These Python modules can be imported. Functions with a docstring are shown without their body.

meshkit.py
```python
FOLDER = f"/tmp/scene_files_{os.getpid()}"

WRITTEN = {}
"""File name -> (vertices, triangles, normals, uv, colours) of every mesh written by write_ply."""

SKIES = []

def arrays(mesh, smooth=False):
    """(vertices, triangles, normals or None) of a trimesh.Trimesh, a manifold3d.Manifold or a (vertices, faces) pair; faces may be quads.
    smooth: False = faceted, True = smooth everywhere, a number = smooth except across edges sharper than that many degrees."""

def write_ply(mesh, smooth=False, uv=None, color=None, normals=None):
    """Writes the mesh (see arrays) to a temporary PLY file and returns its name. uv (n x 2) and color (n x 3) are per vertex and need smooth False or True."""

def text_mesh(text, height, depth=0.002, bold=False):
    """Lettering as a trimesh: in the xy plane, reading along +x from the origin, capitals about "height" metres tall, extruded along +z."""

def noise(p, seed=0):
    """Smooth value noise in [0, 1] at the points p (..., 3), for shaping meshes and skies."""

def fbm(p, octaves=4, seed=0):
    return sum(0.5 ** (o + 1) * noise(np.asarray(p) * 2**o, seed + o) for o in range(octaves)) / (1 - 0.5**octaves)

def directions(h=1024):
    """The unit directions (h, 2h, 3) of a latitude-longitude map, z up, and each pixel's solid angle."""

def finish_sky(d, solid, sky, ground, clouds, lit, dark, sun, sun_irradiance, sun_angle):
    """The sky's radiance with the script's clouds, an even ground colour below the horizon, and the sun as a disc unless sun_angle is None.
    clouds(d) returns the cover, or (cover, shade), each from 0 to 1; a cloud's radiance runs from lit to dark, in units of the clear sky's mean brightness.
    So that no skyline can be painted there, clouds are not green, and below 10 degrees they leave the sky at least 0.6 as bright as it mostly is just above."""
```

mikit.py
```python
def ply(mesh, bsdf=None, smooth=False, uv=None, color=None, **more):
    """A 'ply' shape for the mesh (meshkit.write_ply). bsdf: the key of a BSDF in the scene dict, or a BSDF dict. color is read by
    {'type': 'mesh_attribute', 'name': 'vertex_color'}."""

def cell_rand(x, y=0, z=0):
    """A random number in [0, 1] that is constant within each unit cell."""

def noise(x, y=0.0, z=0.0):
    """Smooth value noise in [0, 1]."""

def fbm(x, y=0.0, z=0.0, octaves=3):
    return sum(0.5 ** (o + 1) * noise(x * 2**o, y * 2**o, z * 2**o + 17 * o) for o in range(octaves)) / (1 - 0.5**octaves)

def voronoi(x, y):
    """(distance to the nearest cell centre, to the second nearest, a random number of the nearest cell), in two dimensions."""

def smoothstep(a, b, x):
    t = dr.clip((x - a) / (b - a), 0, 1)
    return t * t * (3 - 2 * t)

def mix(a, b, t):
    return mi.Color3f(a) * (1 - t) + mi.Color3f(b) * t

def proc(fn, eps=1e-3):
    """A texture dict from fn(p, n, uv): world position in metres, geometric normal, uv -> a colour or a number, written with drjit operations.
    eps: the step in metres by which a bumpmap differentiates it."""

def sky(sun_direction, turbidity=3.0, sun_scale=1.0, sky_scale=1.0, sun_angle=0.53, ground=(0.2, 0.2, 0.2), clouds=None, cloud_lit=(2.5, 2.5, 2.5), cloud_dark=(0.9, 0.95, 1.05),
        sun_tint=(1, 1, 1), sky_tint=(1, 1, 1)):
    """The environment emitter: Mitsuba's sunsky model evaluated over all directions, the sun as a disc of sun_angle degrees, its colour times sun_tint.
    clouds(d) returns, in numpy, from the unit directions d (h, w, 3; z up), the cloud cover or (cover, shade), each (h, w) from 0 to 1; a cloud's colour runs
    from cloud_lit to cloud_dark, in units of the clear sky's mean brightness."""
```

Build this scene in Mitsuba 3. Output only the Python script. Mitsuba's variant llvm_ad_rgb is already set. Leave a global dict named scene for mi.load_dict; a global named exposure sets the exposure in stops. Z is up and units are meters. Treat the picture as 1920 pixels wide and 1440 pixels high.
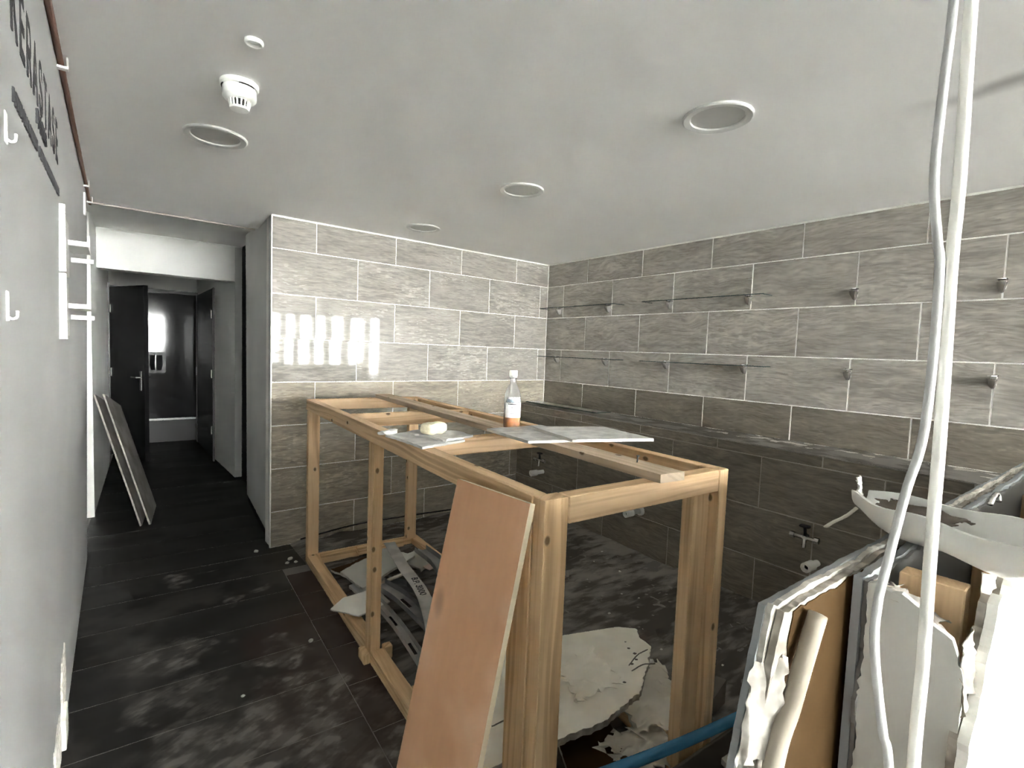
import math, random
import numpy as np, trimesh, manifold3d as m3
import mitsuba as mi, drjit as dr
import mikit, meshkit
from mikit import noise, fbm, voronoi, smoothstep, mix, cell_rand
from shapely.geometry import Polygon, box as sbox

T4 = mi.ScalarTransform4f
random.seed(7); RNG = np.random.default_rng(11)

# ------------------------------------------------------------------ camera, sky, exposure
CAM = np.array([-3.3213, -3.6647, 1.4213])
FWD = np.array([0.6215, 0.7807, -0.0654]); UPV = np.array([0.0115, 0.0743, 0.9972])
exposure = 6.68
scene = {'type': 'scene'}
labels = {}
scene['camera'] = {'type': 'perspective', 'fov_axis': 'x', 'fov': 91.132, 'near_clip': 0.02, 'far_clip': 200.0,
                   'to_world': T4().look_at(origin=CAM.tolist(), target=(CAM + FWD).tolist(), up=UPV.tolist())}

def cloud_cover(d):
    n = meshkit.fbm(d * 3.0, 4, seed=3)
    return np.ones(d.shape[:-1]), np.clip((n - 0.35) * 1.2, 0, 0.6)
scene['sky'] = mikit.sky((0.25, 0.75, 0.62), turbidity=4.0, sun_angle=None, sky_scale=1.0, ground=(0.25, 0.25, 0.24),
                         clouds=cloud_cover, cloud_lit=(2.42, 2.48, 2.5), cloud_dark=(1.55, 1.6, 1.64))

# sunlight on the buildings across the street (the sun stands behind this building, no direct sun enters the room)
scene['sun'] = {'type': 'directional', 'direction': [-0.25, -0.75, -0.55], 'irradiance': {'type': 'rgb', 'value': [6.2, 6.2, 6.05]}}

# ------------------------------------------------------------------ materials
def bs(name, base, rough=0.6, spec=0.5, bump=None, bump_scale=0.001, two=True, **kw):
    d = {'type': 'principled', 'roughness': rough, 'specular': spec, **kw}
    d['base_color'] = base if isinstance(base, dict) else {'type': 'rgb', 'value': list(base)}
    if bump is not None:
        d = {'type': 'bumpmap', 'bsdf': d, 'scale': bump_scale, 'tex': mikit.proc(bump)}
    if two: d = {'type': 'twosided', 'bsdf': d}
    scene[name] = d
    return name

def flat(name, rgb, rough=0.7, spec=0.3, **kw): return bs(name, rgb, rough, spec, **kw)

def paint(a, b, s):
    def fn(p, n, uv): return mix(a, b, smoothstep(0.3, 0.7, fbm(p.x * s, p.y * s, p.z * s, 3)))
    return mikit.proc(fn)

def ceil_fn(p, n, uv):
    c = mix((0.72, 0.715, 0.695), (0.75, 0.745, 0.725), smoothstep(0.3, 0.7, fbm(p.x * 1.7, p.y * 1.7, p.z * 1.7, 3)))
    # a soft dark streak over the right-hand wall
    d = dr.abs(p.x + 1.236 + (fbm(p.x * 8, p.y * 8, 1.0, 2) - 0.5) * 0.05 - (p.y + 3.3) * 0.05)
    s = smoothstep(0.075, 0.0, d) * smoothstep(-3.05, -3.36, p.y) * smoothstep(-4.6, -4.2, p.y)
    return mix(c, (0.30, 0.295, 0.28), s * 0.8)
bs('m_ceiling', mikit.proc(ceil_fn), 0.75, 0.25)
bs('m_wall_grey', paint((0.29, 0.293, 0.285), (0.31, 0.312, 0.303), 2.3), 0.6, 0.3)
bs('m_plaster_end', paint((0.60, 0.605, 0.585), (0.64, 0.64, 0.62), 3.0), 0.6, 0.3)
bs('m_white_wall', paint((0.80, 0.80, 0.77), (0.84, 0.84, 0.81), 3.0), 0.5, 0.35)
flat('m_white', (0.86, 0.86, 0.84), 0.35, 0.5)
flat('m_white_plastic', (0.85, 0.85, 0.82), 0.3, 0.5)
flat('m_cream', (0.80, 0.79, 0.70), 0.4, 0.4)
flat('m_grey_paint', (0.42, 0.42, 0.40), 0.5, 0.4)
flat('m_disc', (0.50, 0.50, 0.475), 0.5, 0.4)
flat('m_ring', (0.62, 0.62, 0.60), 0.22, 0.7)
bs('m_grout', paint((0.80, 0.785, 0.75), (0.88, 0.865, 0.83), 9.0), 0.9, 0.1)
bs('m_grout_dirty', paint((0.34, 0.32, 0.285), (0.44, 0.42, 0.385), 9.0), 0.9, 0.1)
flat('m_trim', (0.85, 0.84, 0.80), 0.5, 0.3)
flat('m_black', (0.012, 0.012, 0.013), 0.35, 0.4)
flat('m_black_gloss', (0.022, 0.022, 0.024), 0.07, 0.6)
flat('m_black_letter', (0.02, 0.02, 0.022), 0.4, 0.4)
flat('m_dark_gap', (0.015, 0.015, 0.015), 0.8, 0.1)
flat('m_dim_grey', (0.17, 0.168, 0.16), 0.6, 0.3)
flat('m_dim', (0.10, 0.10, 0.10), 0.5, 0.4)
bs('m_board_dull', paint((0.13, 0.122, 0.108), (0.18, 0.17, 0.155), 8.0), 0.8, 0.2)
scene['m_chrome'] = {'type': 'twosided', 'bsdf': {'type': 'roughconductor', 'material': 'Al', 'alpha': 0.12}}
scene['m_satin'] = {'type': 'twosided', 'bsdf': {'type': 'roughconductor', 'material': 'Al', 'alpha': 0.3, 'specular_reflectance': {'type': 'rgb', 'value': [0.62, 0.61, 0.58]}}}
bs('m_galv', paint((0.20, 0.205, 0.21), (0.30, 0.30, 0.30), 14.0), 0.45, 0.5, metallic=0.45)
flat('m_copper', (0.16, 0.085, 0.065), 0.5, 0.4)
flat('m_edge_trim', (0.33, 0.29, 0.26), 0.45, 0.4)
flat('m_blue_pipe', (0.045, 0.17, 0.30), 0.4, 0.4)
scene['m_glass'] = {'type': 'dielectric', 'int_ior': 1.5, 'ext_ior': 1.0, 'specular_transmittance': {'type': 'rgb', 'value': [0.86, 0.95, 0.92]}}
scene['m_sheet'] = {'type': 'thindielectric', 'int_ior': 1.5, 'specular_transmittance': {'type': 'rgb', 'value': [0.93, 0.96, 0.95]}}
flat('m_glass_edge', (0.06, 0.075, 0.07), 0.15, 0.6)
scene['m_bottle_clear'] = {'type': 'thindielectric', 'int_ior': 1.6}
flat('m_bottle_haze', (0.62, 0.64, 0.65), 0.25, 0.6)
scene['m_bottle'] = {'type': 'blendbsdf', 'weight': 0.11, 'a': {'type': 'ref', 'id': 'm_bottle_clear'}, 'b': {'type': 'ref', 'id': 'm_bottle_haze'}}
bs('m_amber', (0.66, 0.25, 0.07), 0.1, 0.5)
scene['m_pane'] = {'type': 'thindielectric', 'int_ior': 1.5}

def tile_fn(seed, ax, tone=(1.0, 1.0, 1.0)):
    def fn(p, n, uv):
        a = p.y if ax == 'y' else p.x
        warp = (fbm(a * 5.0 + seed, p.z * 9.0, seed, 2) - 0.5) * (0.075 if ax == 'y' else 0.03)
        z = p.z + warp
        s1 = fbm(a * 8.0 + seed * 3.7, z * 52.0, seed, 3)
        s2 = fbm(a * 26.0 + seed, z * 150.0, seed + 5.0, 2)
        s3 = fbm(a * 2.3 + seed, z * 7.0, seed + 9.0, 2)
        t = dr.clip(0.5 + (s1 - 0.5) * 1.3 + (s2 - 0.5) * 1.0 + (s3 - 0.5) * 0.7, 0, 1)
        c = mix((0.235, 0.222, 0.198), (0.395, 0.378, 0.342), t)
        light = smoothstep(0.56, 0.74, fbm(a * 30.0, z * 110.0, seed + 21.0, 2)) * smoothstep(0.42, 0.66, s3)
        dark = smoothstep(0.60, 0.76, fbm(a * 17.0 + 5.0, z * 95.0, seed + 31.0, 2))
        c = mix(c, (0.19, 0.175, 0.155), dark * 0.38)
        return mix(c, (0.54, 0.52, 0.475), light * (0.3 if ax == 'y' else 0.6)) * mi.Color3f(*tone)
    return fn
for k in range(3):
    # the rows above the grout line at 1.15 m take a greyer tone than the brown ones below it
    up, low = (1.22, 1.21, 1.20), (0.90, 0.85, 0.76)  # each wall's tones are scaled apart, putting light and shade into the tile colour
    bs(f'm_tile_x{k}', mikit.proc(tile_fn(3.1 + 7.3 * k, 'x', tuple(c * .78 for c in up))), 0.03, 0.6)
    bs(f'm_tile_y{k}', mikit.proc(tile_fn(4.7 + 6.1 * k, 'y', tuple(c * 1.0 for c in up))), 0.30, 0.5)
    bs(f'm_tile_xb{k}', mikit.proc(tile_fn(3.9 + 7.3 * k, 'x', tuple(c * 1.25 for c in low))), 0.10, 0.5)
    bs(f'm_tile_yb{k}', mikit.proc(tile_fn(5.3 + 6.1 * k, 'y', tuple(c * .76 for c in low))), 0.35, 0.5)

def ledge_fn(p, n, uv):
    d = fbm(p.x * 14, p.y * 9, 3.0, 4)
    return mix((0.11, 0.102, 0.09), (0.19, 0.18, 0.162), smoothstep(0.35, 0.65, d))
bs('m_ledge_dust', mikit.proc(ledge_fn), 0.8, 0.2)

def floor_fn(red):
    def fn(p, n, uv):
        a = fbm(p.x * 2.2 + 3, p.y * 9.0, 1.0, 3)
        c = mix((0.010, 0.0095, 0.009), (0.020, 0.019, 0.018), a)
        c = mix(c, (0.026, 0.015, 0.014), (0.8 if red else 0.75 * smoothstep(-2.95, -2.72, p.x + (fbm(p.x * 5, p.y * 5, 4.0, 2) - 0.5) * .5) * smoothstep(-0.8, -1.1, p.y)))
        w1 = (fbm(p.x * 7, p.y * 7, 2.0, 3) - 0.5) * 0.34; w2 = (fbm(p.x * 7 + 9, p.y * 7, 8.0, 3) - 0.5) * 0.34
        d2 = fbm(p.x * 15, p.y * 19, 2.0, 4)
        streak = fbm(p.x * 12 + p.y * 8, p.y * 40 - p.x * 20, 6.0, 3)
        dust = mi.Float(0)
        for (cx, cy, rx, ry, st) in ((-3.14, -1.06, .17, .16, .55), (-3.12, -1.38, .14, .16, .38), (-2.74, -1.30, .16, .10, .95), (-2.75, -1.62, .16, .15, .55), (-2.68, -1.86, .15, .22, .8),
                                     (-3.05, -1.75, .25, .22, .6), (-2.86, -1.95, .28, .2, .7), (-2.99, -.22, .12, .05, .5), (-2.70, -.62, .08, .06, .3), (-2.62, -2.2, .25, .3, .7), (-3.2, -2.2, .3, .3, .5)):
            q = dr.sqrt(dr.square((p.x + w1 - cx) / rx) + dr.square((p.y + w2 - cy) / ry))
            dust = dr.maximum(dust, st * smoothstep(1.25, 0.35, q))
        dust = dust * (0.25 + 1.0 * smoothstep(0.35, 0.68, d2)) * (0.65 + 0.7 * smoothstep(0.4, 0.65, streak))
        dust = dust + 0.12 * smoothstep(0.45, 0.7, fbm(p.x * 4, p.y * 4, 11.0, 4)) * smoothstep(0.2, -0.8, p.y)
        return mix(c, (0.19, 0.178, 0.162), dr.clip(dust, 0, 1) * 0.85)
    return fn
bs('m_floor_tile', mikit.proc(floor_fn(False)), 0.42, 0.32)
bs('m_floor_red', mikit.proc(floor_fn(True)), 0.42, 0.32)
flat('m_floor_joint', (0.15, 0.142, 0.132), 0.85, 0.15)
def screed_fn(p, n, uv):
    a = fbm(p.x * 9 + p.y * 4, p.y * 26, 4.0, 4)
    b = fbm(p.x * 2.5, p.y * 2.5, 9.0, 3)
    c = mix((0.065, 0.059, 0.053), (0.215, 0.20, 0.18), smoothstep(0.38, 0.72, a * 0.6 + b * 0.45))
    return mix(c, (0.26, 0.245, 0.22), smoothstep(0.80, 0.88, fbm(p.x * 30, p.y * 30, 3.0, 2)) * 0.6)
bs('m_screed', mikit.proc(screed_fn), 0.75, 0.3)

def wood_fn(axis, light, dark, seed=0.0, fx=(0.9978, -0.066)):
    def fn(p, n, uv):
        u = (p.x + 2.35) * 0.998 - (p.y + 0.329) * 0.066
        v = -(p.x + 2.35) * 0.066 - (p.y + 0.329) * 0.998
        if axis == 'z': l, a, b = p.z, u, v
        elif axis == 'v': l, a, b = v, u, p.z
        else: l, a, b = u, v, p.z
        l = l + seed
        w = fbm(l * 1.7, a * 9, b * 9 + seed, 2)
        r = a * 0.6 + b + w * 0.05
        ring = fbm(r * 95.0, l * 1.6, seed, 2)
        fine = fbm(a * 260, b * 260, l * 14.0, 2)
        t = dr.clip(0.15 + 0.85 * smoothstep(0.25, 0.62, ring) + (fine - 0.5) * 0.4, 0, 1)
        c = mix(dark, light, t)
        k1, k2, kr = voronoi(l * 4.6 + seed * 7, (a + b) * 7.0)
        knot = smoothstep(0.075, 0.035, k1) * smoothstep(0.45, 0.5, kr)
        return mix(c, (0.13, 0.055, 0.022), knot * 0.85)
    return mikit.proc(fn)
PL, PD = (0.76, 0.54, 0.325), (0.55, 0.345, 0.17)
for ax in 'zvu':
    bs('m_pine_' + ax, wood_fn(ax, PL, PD, {'z': 0.3, 'v': 1.7, 'u': 2.9}[ax]), 0.55, 0.3)
bs('m_pine_plank', wood_fn('v', (0.60, 0.475, 0.345), (0.45, 0.345, 0.24), 5.1), 0.65, 0.25)
def ply_fn(p, n, uv):
    a = fbm(p.x * 9, p.y * 9, p.z * 1.6, 3)
    b = fbm(p.x * 60, p.y * 60, p.z * 5.0, 2)
    s = smoothstep(0.52, 0.75, fbm(p.x * 5, p.y * 5 + 3, p.z * 5.0, 3))
    c = mix((0.68, 0.36, 0.19), (0.80, 0.47, 0.275), a * 0.7 + b * 0.3)
    c = mix(c, (0.84, 0.55, 0.36), s * 0.6)
    kn = smoothstep(0.11, 0.02, voronoi((p.y + 5) * 2.6 + 0.1, p.z * 1.9 + 0.55)[0])
    return mix(c, (0.34, 0.15, 0.08), kn * 0.45)
bs('m_ply', mikit.proc(ply_fn), 0.55, 0.3)
def plyedge_fn(p, n, uv):
    return mix((0.76, 0.63, 0.45), (0.90, 0.79, 0.60), fbm(p.x * 30, p.y * 30, p.z * 8, 2))
bs('m_ply_edge', mikit.proc(plyedge_fn), 0.7, 0.2)
def gyp_fn(a, b, s=40.0):
    def fn(p, n, uv): return mix(a, b, smoothstep(0.3, 0.7, fbm(p.x * s, p.y * s, p.z * s, 3)))
    return mikit.proc(fn)
bs('m_gypsum', gyp_fn((0.24, 0.215, 0.18), (0.42, 0.39, 0.345)), 0.95, 0.1)
bs('m_gyp_core', gyp_fn((0.40, 0.375, 0.33), (0.56, 0.535, 0.485), 60), 0.95, 0.1)
bs('m_board_grey', paint((0.24, 0.255, 0.26), (0.28, 0.29, 0.295), 6.0), 0.55, 0.3)
bs('m_board_pale', paint((0.50, 0.505, 0.47), (0.55, 0.55, 0.515), 6.0), 0.6, 0.3)
bs('m_board_white', paint((0.82, 0.81, 0.76), (0.86, 0.85, 0.80), 6.0), 0.6, 0.3)
bs('m_brown_paper', paint((0.040, 0.022, 0.008), (0.055, 0.031, 0.012), 5.0), 0.85, 0.1)
bs('m_roll', paint((0.30, 0.265, 0.21), (0.38, 0.34, 0.275), 9.0), 0.7, 0.2)
bs('m_paper', paint((0.62, 0.58, 0.50), (0.72, 0.68, 0.60), 9.0), 0.85, 0.15)
bs('m_slab', gyp_fn((0.76, 0.73, 0.64), (0.83, 0.80, 0.71), 12), 0.85, 0.15)
bs('m_tile_white', paint((0.62, 0.60, 0.56), (0.72, 0.70, 0.66), 20), 0.5, 0.4)
bs('m_tile_dust', gyp_fn((0.46, 0.45, 0.43), (0.60, 0.59, 0.56), 30), 0.85, 0.15)
bs('m_sponge', gyp_fn((0.66, 0.60, 0.42), (0.80, 0.74, 0.55), 90), 0.9, 0.1)
bs('m_dark_board', paint((0.10, 0.085, 0.07), (0.15, 0.13, 0.11), 8), 0.7, 0.2)
flat('m_cable_white', (0.76, 0.755, 0.70), 0.45, 0.4)
flat('m_cable_grey', (0.56, 0.565, 0.56), 0.45, 0.4)
flat('m_cable_black', (0.02, 0.02, 0.02), 0.5, 0.4)
flat('m_ceramic', (0.86, 0.86, 0.83), 0.12, 0.5)
flat('m_label', (0.85, 0.86, 0.87), 0.4, 0.4)
flat('m_label_blue', (0.30, 0.36, 0.42), 0.4, 0.4)
flat('m_ink', (0.03, 0.03, 0.035), 0.6, 0.2)
flat('m_pink', (0.62, 0.50, 0.45), 0.7, 0.2)
flat('m_front', (0.32, 0.32, 0.31), 0.7, 0.3)
flat('m_pavement', (0.22, 0.215, 0.205), 0.85, 0.2)
flat('m_bounce_floor', (0.30, 0.295, 0.29), 0.5, 0.3)
flat('m_facade', (0.60, 0.61, 0.61), 0.8, 0.2)

# ------------------------------------------------------------------ mesh helpers
USED = {}
def num(key):
    n = USED.get(key, 0); USED[key] = n + 1
    return key if n == 0 else f'{key}_{n:03d}'

def put(name, mesh, mat, parent=None, smooth=False, shape=None, to_world=None):
    key = num((parent + '__' if parent else '') + name)
    s = dict(shape) if shape is not None else mikit.ply(mesh, mat, smooth)
    if to_world is not None: s['to_world'] = to_world
    scene[key] = s
    return key

def thing(name, label, cat, group=None):
    key = num(name)
    labels[key] = {'label': label, 'category': cat}
    if group: labels[key]['group'] = group
    return key

def one(name, mesh, mat, label, cat, group=None, smooth=False):
    key = put(name, mesh, mat, None, smooth)
    labels[key] = {'label': label, 'category': cat}
    if group: labels[key]['group'] = group
    return key

def struct(name, mesh, mat, label=None, smooth=False):
    key = put(name, mesh, mat, None, smooth)
    labels[key] = {'kind': 'structure'}
    if label: labels[key]['label'] = label
    return key

def part(k, text): labels[k] = {'label': text}; return k

def hull(pts): return trimesh.convex.convex_hull(np.asarray(pts, float))
def cat(*ms): return trimesh.util.concatenate([m for m in ms if m is not None])

def bx(x0, x1, y0, y1, z0, z1, c=0.0):
    if c <= 0:
        m = trimesh.creation.box((x1 - x0, y1 - y0, z1 - z0)); m.apply_translation(((x0 + x1) / 2, (y0 + y1) / 2, (z0 + z1) / 2)); return m
    c = min(c, 0.45 * min(x1 - x0, y1 - y0, z1 - z0)); P = []
    for x, sx in ((x0, 1), (x1, -1)):
        for y, sy in ((y0, 1), (y1, -1)):
            for z, sz in ((z0, 1), (z1, -1)):
                P += [(x + sx * c, y + sy * c, z), (x + sx * c, y, z + sz * c), (x, y + sy * c, z + sz * c)]
    return hull(P)

def quadbox(a, b, th, z0, z1, c=0.0):
    """box standing on the line a->b (xy), thickness th to the left of a->b"""
    a, b = np.array(a, float), np.array(b, float); L = np.linalg.norm(b - a); d = (b - a) / L
    m = bx(0, L, 0, th, z0, z1, c)
    M = np.eye(4); M[:2, 0] = d; M[:2, 1] = (-d[1], d[0]); M[:2, 3] = a
    m.apply_transform(M); return m

def hexa(P): return hull(P)

def smooth_line(pts, n=8):
    p = np.asarray(pts, float)
    if len(p) < 3: return p
    q = np.vstack([2 * p[0] - p[1], p, 2 * p[-1] - p[-2]]); out = []
    for i in range(1, len(q) - 2):
        for t in np.linspace(0, 1, n, endpoint=False):
            a, b, c, d = q[i - 1:i + 3]
            out.append(0.5 * (2 * b + (c - a) * t + (2 * a - 5 * b + 4 * c - d) * t * t + (3 * b - a - 3 * c + d) * t ** 3))
    return np.array(out + [p[-1]])

def tube(pts, r, seg=12, n=8, smooth=True, flat_=1.0):
    p = smooth_line(pts, n) if smooth else np.asarray(pts, float)
    t = np.gradient(p, axis=0); t /= np.linalg.norm(t, axis=1)[:, None]
    up = np.array([0, 0, 1.0]) if abs(t[0][2]) < 0.8 else np.array([0, 1.0, 0])
    a = np.cross(t[0], up); a /= np.linalg.norm(a); V, Fc = [], []
    rr = np.broadcast_to(np.asarray(r, float), (len(p),))
    for i in range(len(p)):
        a = a - t[i] * (a @ t[i]); a /= np.linalg.norm(a); b = np.cross(t[i], a)
        ph = np.arange(seg) * 2 * np.pi / seg
        V.append(p[i] + rr[i] * (np.cos(ph)[:, None] * a + flat_ * np.sin(ph)[:, None] * b))
    V = np.vstack(V); k = len(p)
    for i in range(k - 1):
        for j in range(seg):
            j2 = (j + 1) % seg
            A, B, Cc, D = i * seg + j, i * seg + j2, (i + 1) * seg + j2, (i + 1) * seg + j
            Fc += [(A, B, Cc), (A, Cc, D)]
    V = np.vstack([V, p[0], p[-1]])
    for j in range(seg):
        j2 = (j + 1) % seg
        Fc += [(k * seg, j2, j), (k * seg + 1, (k - 1) * seg + j, (k - 1) * seg + j2)]
    m = trimesh.Trimesh(V, Fc, process=False); trimesh.repair.fix_normals(m); return m

def lathe(prof, seg=32):
    m = trimesh.creation.revolve(np.asarray(prof, float), sections=seg); 
    if m.volume < 0: m.invert()
    return m

def moved(m, t=(0, 0, 0), M=None):
    m = m.copy()
    if M is not None: m.apply_transform(M)
    m.apply_translation(t); return m

def frame_matrix(o, ex, ey, ez):
    M = np.eye(4); M[:3, 0] = ex; M[:3, 1] = ey; M[:3, 2] = ez; M[:3, 3] = o; return M

def ragged(poly, step=0.012, amp=0.006, seed=0, edges=None, fr=60.0):
    """outline with torn edges; edges: indices of edges that are torn (None = all)"""
    rng = np.random.default_rng(seed); out = []
    P = np.asarray(poly, float)
    for i in range(len(P)):
        a, b = P[i], P[(i + 1) % len(P)]; L = np.linalg.norm(b - a)
        out.append(a)
        if edges is None or i in edges:
            n = max(2, int(L / step)); nn = np.array([-(b - a)[1], (b - a)[0]]) / L
            low = np.interp(np.linspace(0, 1, n), np.linspace(0, 1, max(3, n // 5)), rng.normal(0, 1, max(3, n // 5)))
            for k in range(1, n):
                out.append(a + (b - a) * (k + rng.uniform(-.25, .25)) / n + nn * amp * (low[k] * 0.9 + rng.normal(0, .45)))
    g = Polygon(out)
    return g if g.is_valid else g.buffer(0)

def plate(poly, th):
    if isinstance(poly, (list, np.ndarray)): poly = Polygon(poly)
    if poly.geom_type != 'Polygon': poly = max(poly.geoms, key=lambda g: g.area)
    return trimesh.creation.extrude_polygon(poly, th, engine='earcut')

def in_plane(mesh, o, ex, ey):
    ex = np.array(ex, float); ex /= np.linalg.norm(ex); ey = np.array(ey, float); ey -= ex * (ex @ ey); ey /= np.linalg.norm(ey)
    return moved(mesh, M=frame_matrix(o, ex, ey, np.cross(ex, ey)))

def crumple(corners, n=14, amp=0.02, seed=0, th=0.0015, freq=5.0):
    """a thin creased sheet spanned over four corners, with thickness"""
    c = np.asarray(corners, float); g = np.linspace(0, 1, n)
    U, V = np.meshgrid(g, g, indexing='ij')
    rng = np.random.default_rng(seed)
    P = ((1 - U) * (1 - V))[..., None] * c[0] + (U * (1 - V))[..., None] * c[1] + (U * V)[..., None] * c[2] + ((1 - U) * V)[..., None] * c[3]
    nz = np.abs(meshkit.fbm(np.stack([U * freq, V * freq, U * 0 + seed], -1), 3, seed) - 0.5) * 2
    N = np.cross(c[1] - c[0], c[3] - c[0]); N /= np.linalg.norm(N); flip = abs(N[2]) > .3 and N[2] < 0
    if flip: N = -N
    P = P + (nz * amp)[..., None] * N
    edge = (U == 0) | (U == 1) | (V == 0) | (V == 1)
    P[edge] += rng.normal(0, amp * 0.25, (edge.sum(), 3)) * [1, 1, 0.2]
    top = P.reshape(-1, 3); bot = top - N * th; Fc = []
    for i in range(n - 1):
        for j in range(n - 1):
            a, b, cc, d = i * n + j, (i + 1) * n + j, (i + 1) * n + j + 1, i * n + j + 1
            Fc += [(a, b, cc), (a, cc, d), (a + n * n, cc + n * n, b + n * n), (a + n * n, d + n * n, cc + n * n)]
    ring = [i * n for i in range(n)] + [(n - 1) * n + j for j in range(1, n)] + [i * n + n - 1 for i in range(n - 2, -1, -1)] + [j for j in range(n - 2, 0, -1)]
    for a, b in zip(ring, ring[1:] + ring[:1]): Fc += [(b, a, a + n * n), (b, a + n * n, b + n * n)]
    m = trimesh.Trimesh(np.vstack([top, bot]), Fc, process=False)
    if flip: m.invert()
    return m

def lump(r, seed=0, sub=2, squash=(1, 1, 1), amp=0.35):
    m = trimesh.creation.icosphere(subdivisions=sub, radius=1.0); v = m.vertices
    d = meshkit.noise(v * 1.7 + seed * 3.3, seed) - 0.5
    m.vertices = v * (1 + amp * 2 * d)[:, None] * np.array(squash) * r
    return m

# ------------------------------------------------------------------ the setting
CEIL, YF = 2.266, -11.5
ANG = -0.01668
def WB(t, z, off=0.0):            # point on the right tiled wall, t metres from the corner towards the camera
    return np.array([math.sin(ANG) * t - off * math.cos(ANG), -math.cos(ANG) * t - off * math.sin(ANG) * 0, z])

# ceiling (dropped part, raised part over the corridor)
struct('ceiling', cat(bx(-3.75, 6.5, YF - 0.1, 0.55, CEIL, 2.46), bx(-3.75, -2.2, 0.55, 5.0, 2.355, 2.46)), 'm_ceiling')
# left wall: leans a little, as surveyed
struct('wall_left', hexa([(-3.4673, .43, -0.02), (-3.4673 - .004 * (.43 - YF), YF, -0.02), (-3.4366, .43, 2.3), (-3.4366 - .004 * (.43 - YF), YF, 2.3), (-3.70, .43, -0.02), (-3.70, YF, -0.02), (-3.70, .43, 2.3), (-3.70, YF, 2.3)]), 'm_wall_grey')
struct('wall_recess', bx(-3.72, -3.53, .43, 1.38, 0, 2.40), 'm_wall_grey')
# pier with the bare white strip, corridor left wall
struct('wall_corridor_left', hexa([(-3.455, 1.40, 0), (-3.37, 3.3, 0), (-3.36, 4.6, 0), (-3.455, 1.40, 2.4), (-3.37, 3.3, 2.4), (-3.36, 4.6, 2.4), (-3.7, 1.40, 0), (-3.7, 4.6, 0), (-3.7, 1.40, 2.4), (-3.7, 4.6, 2.4)]), 'm_plaster_end')
struct('trim_1', bx(-3.53, -3.449, 1.365, 1.40, 0.0, 2.17, 0.002), 'm_white_wall')
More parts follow.
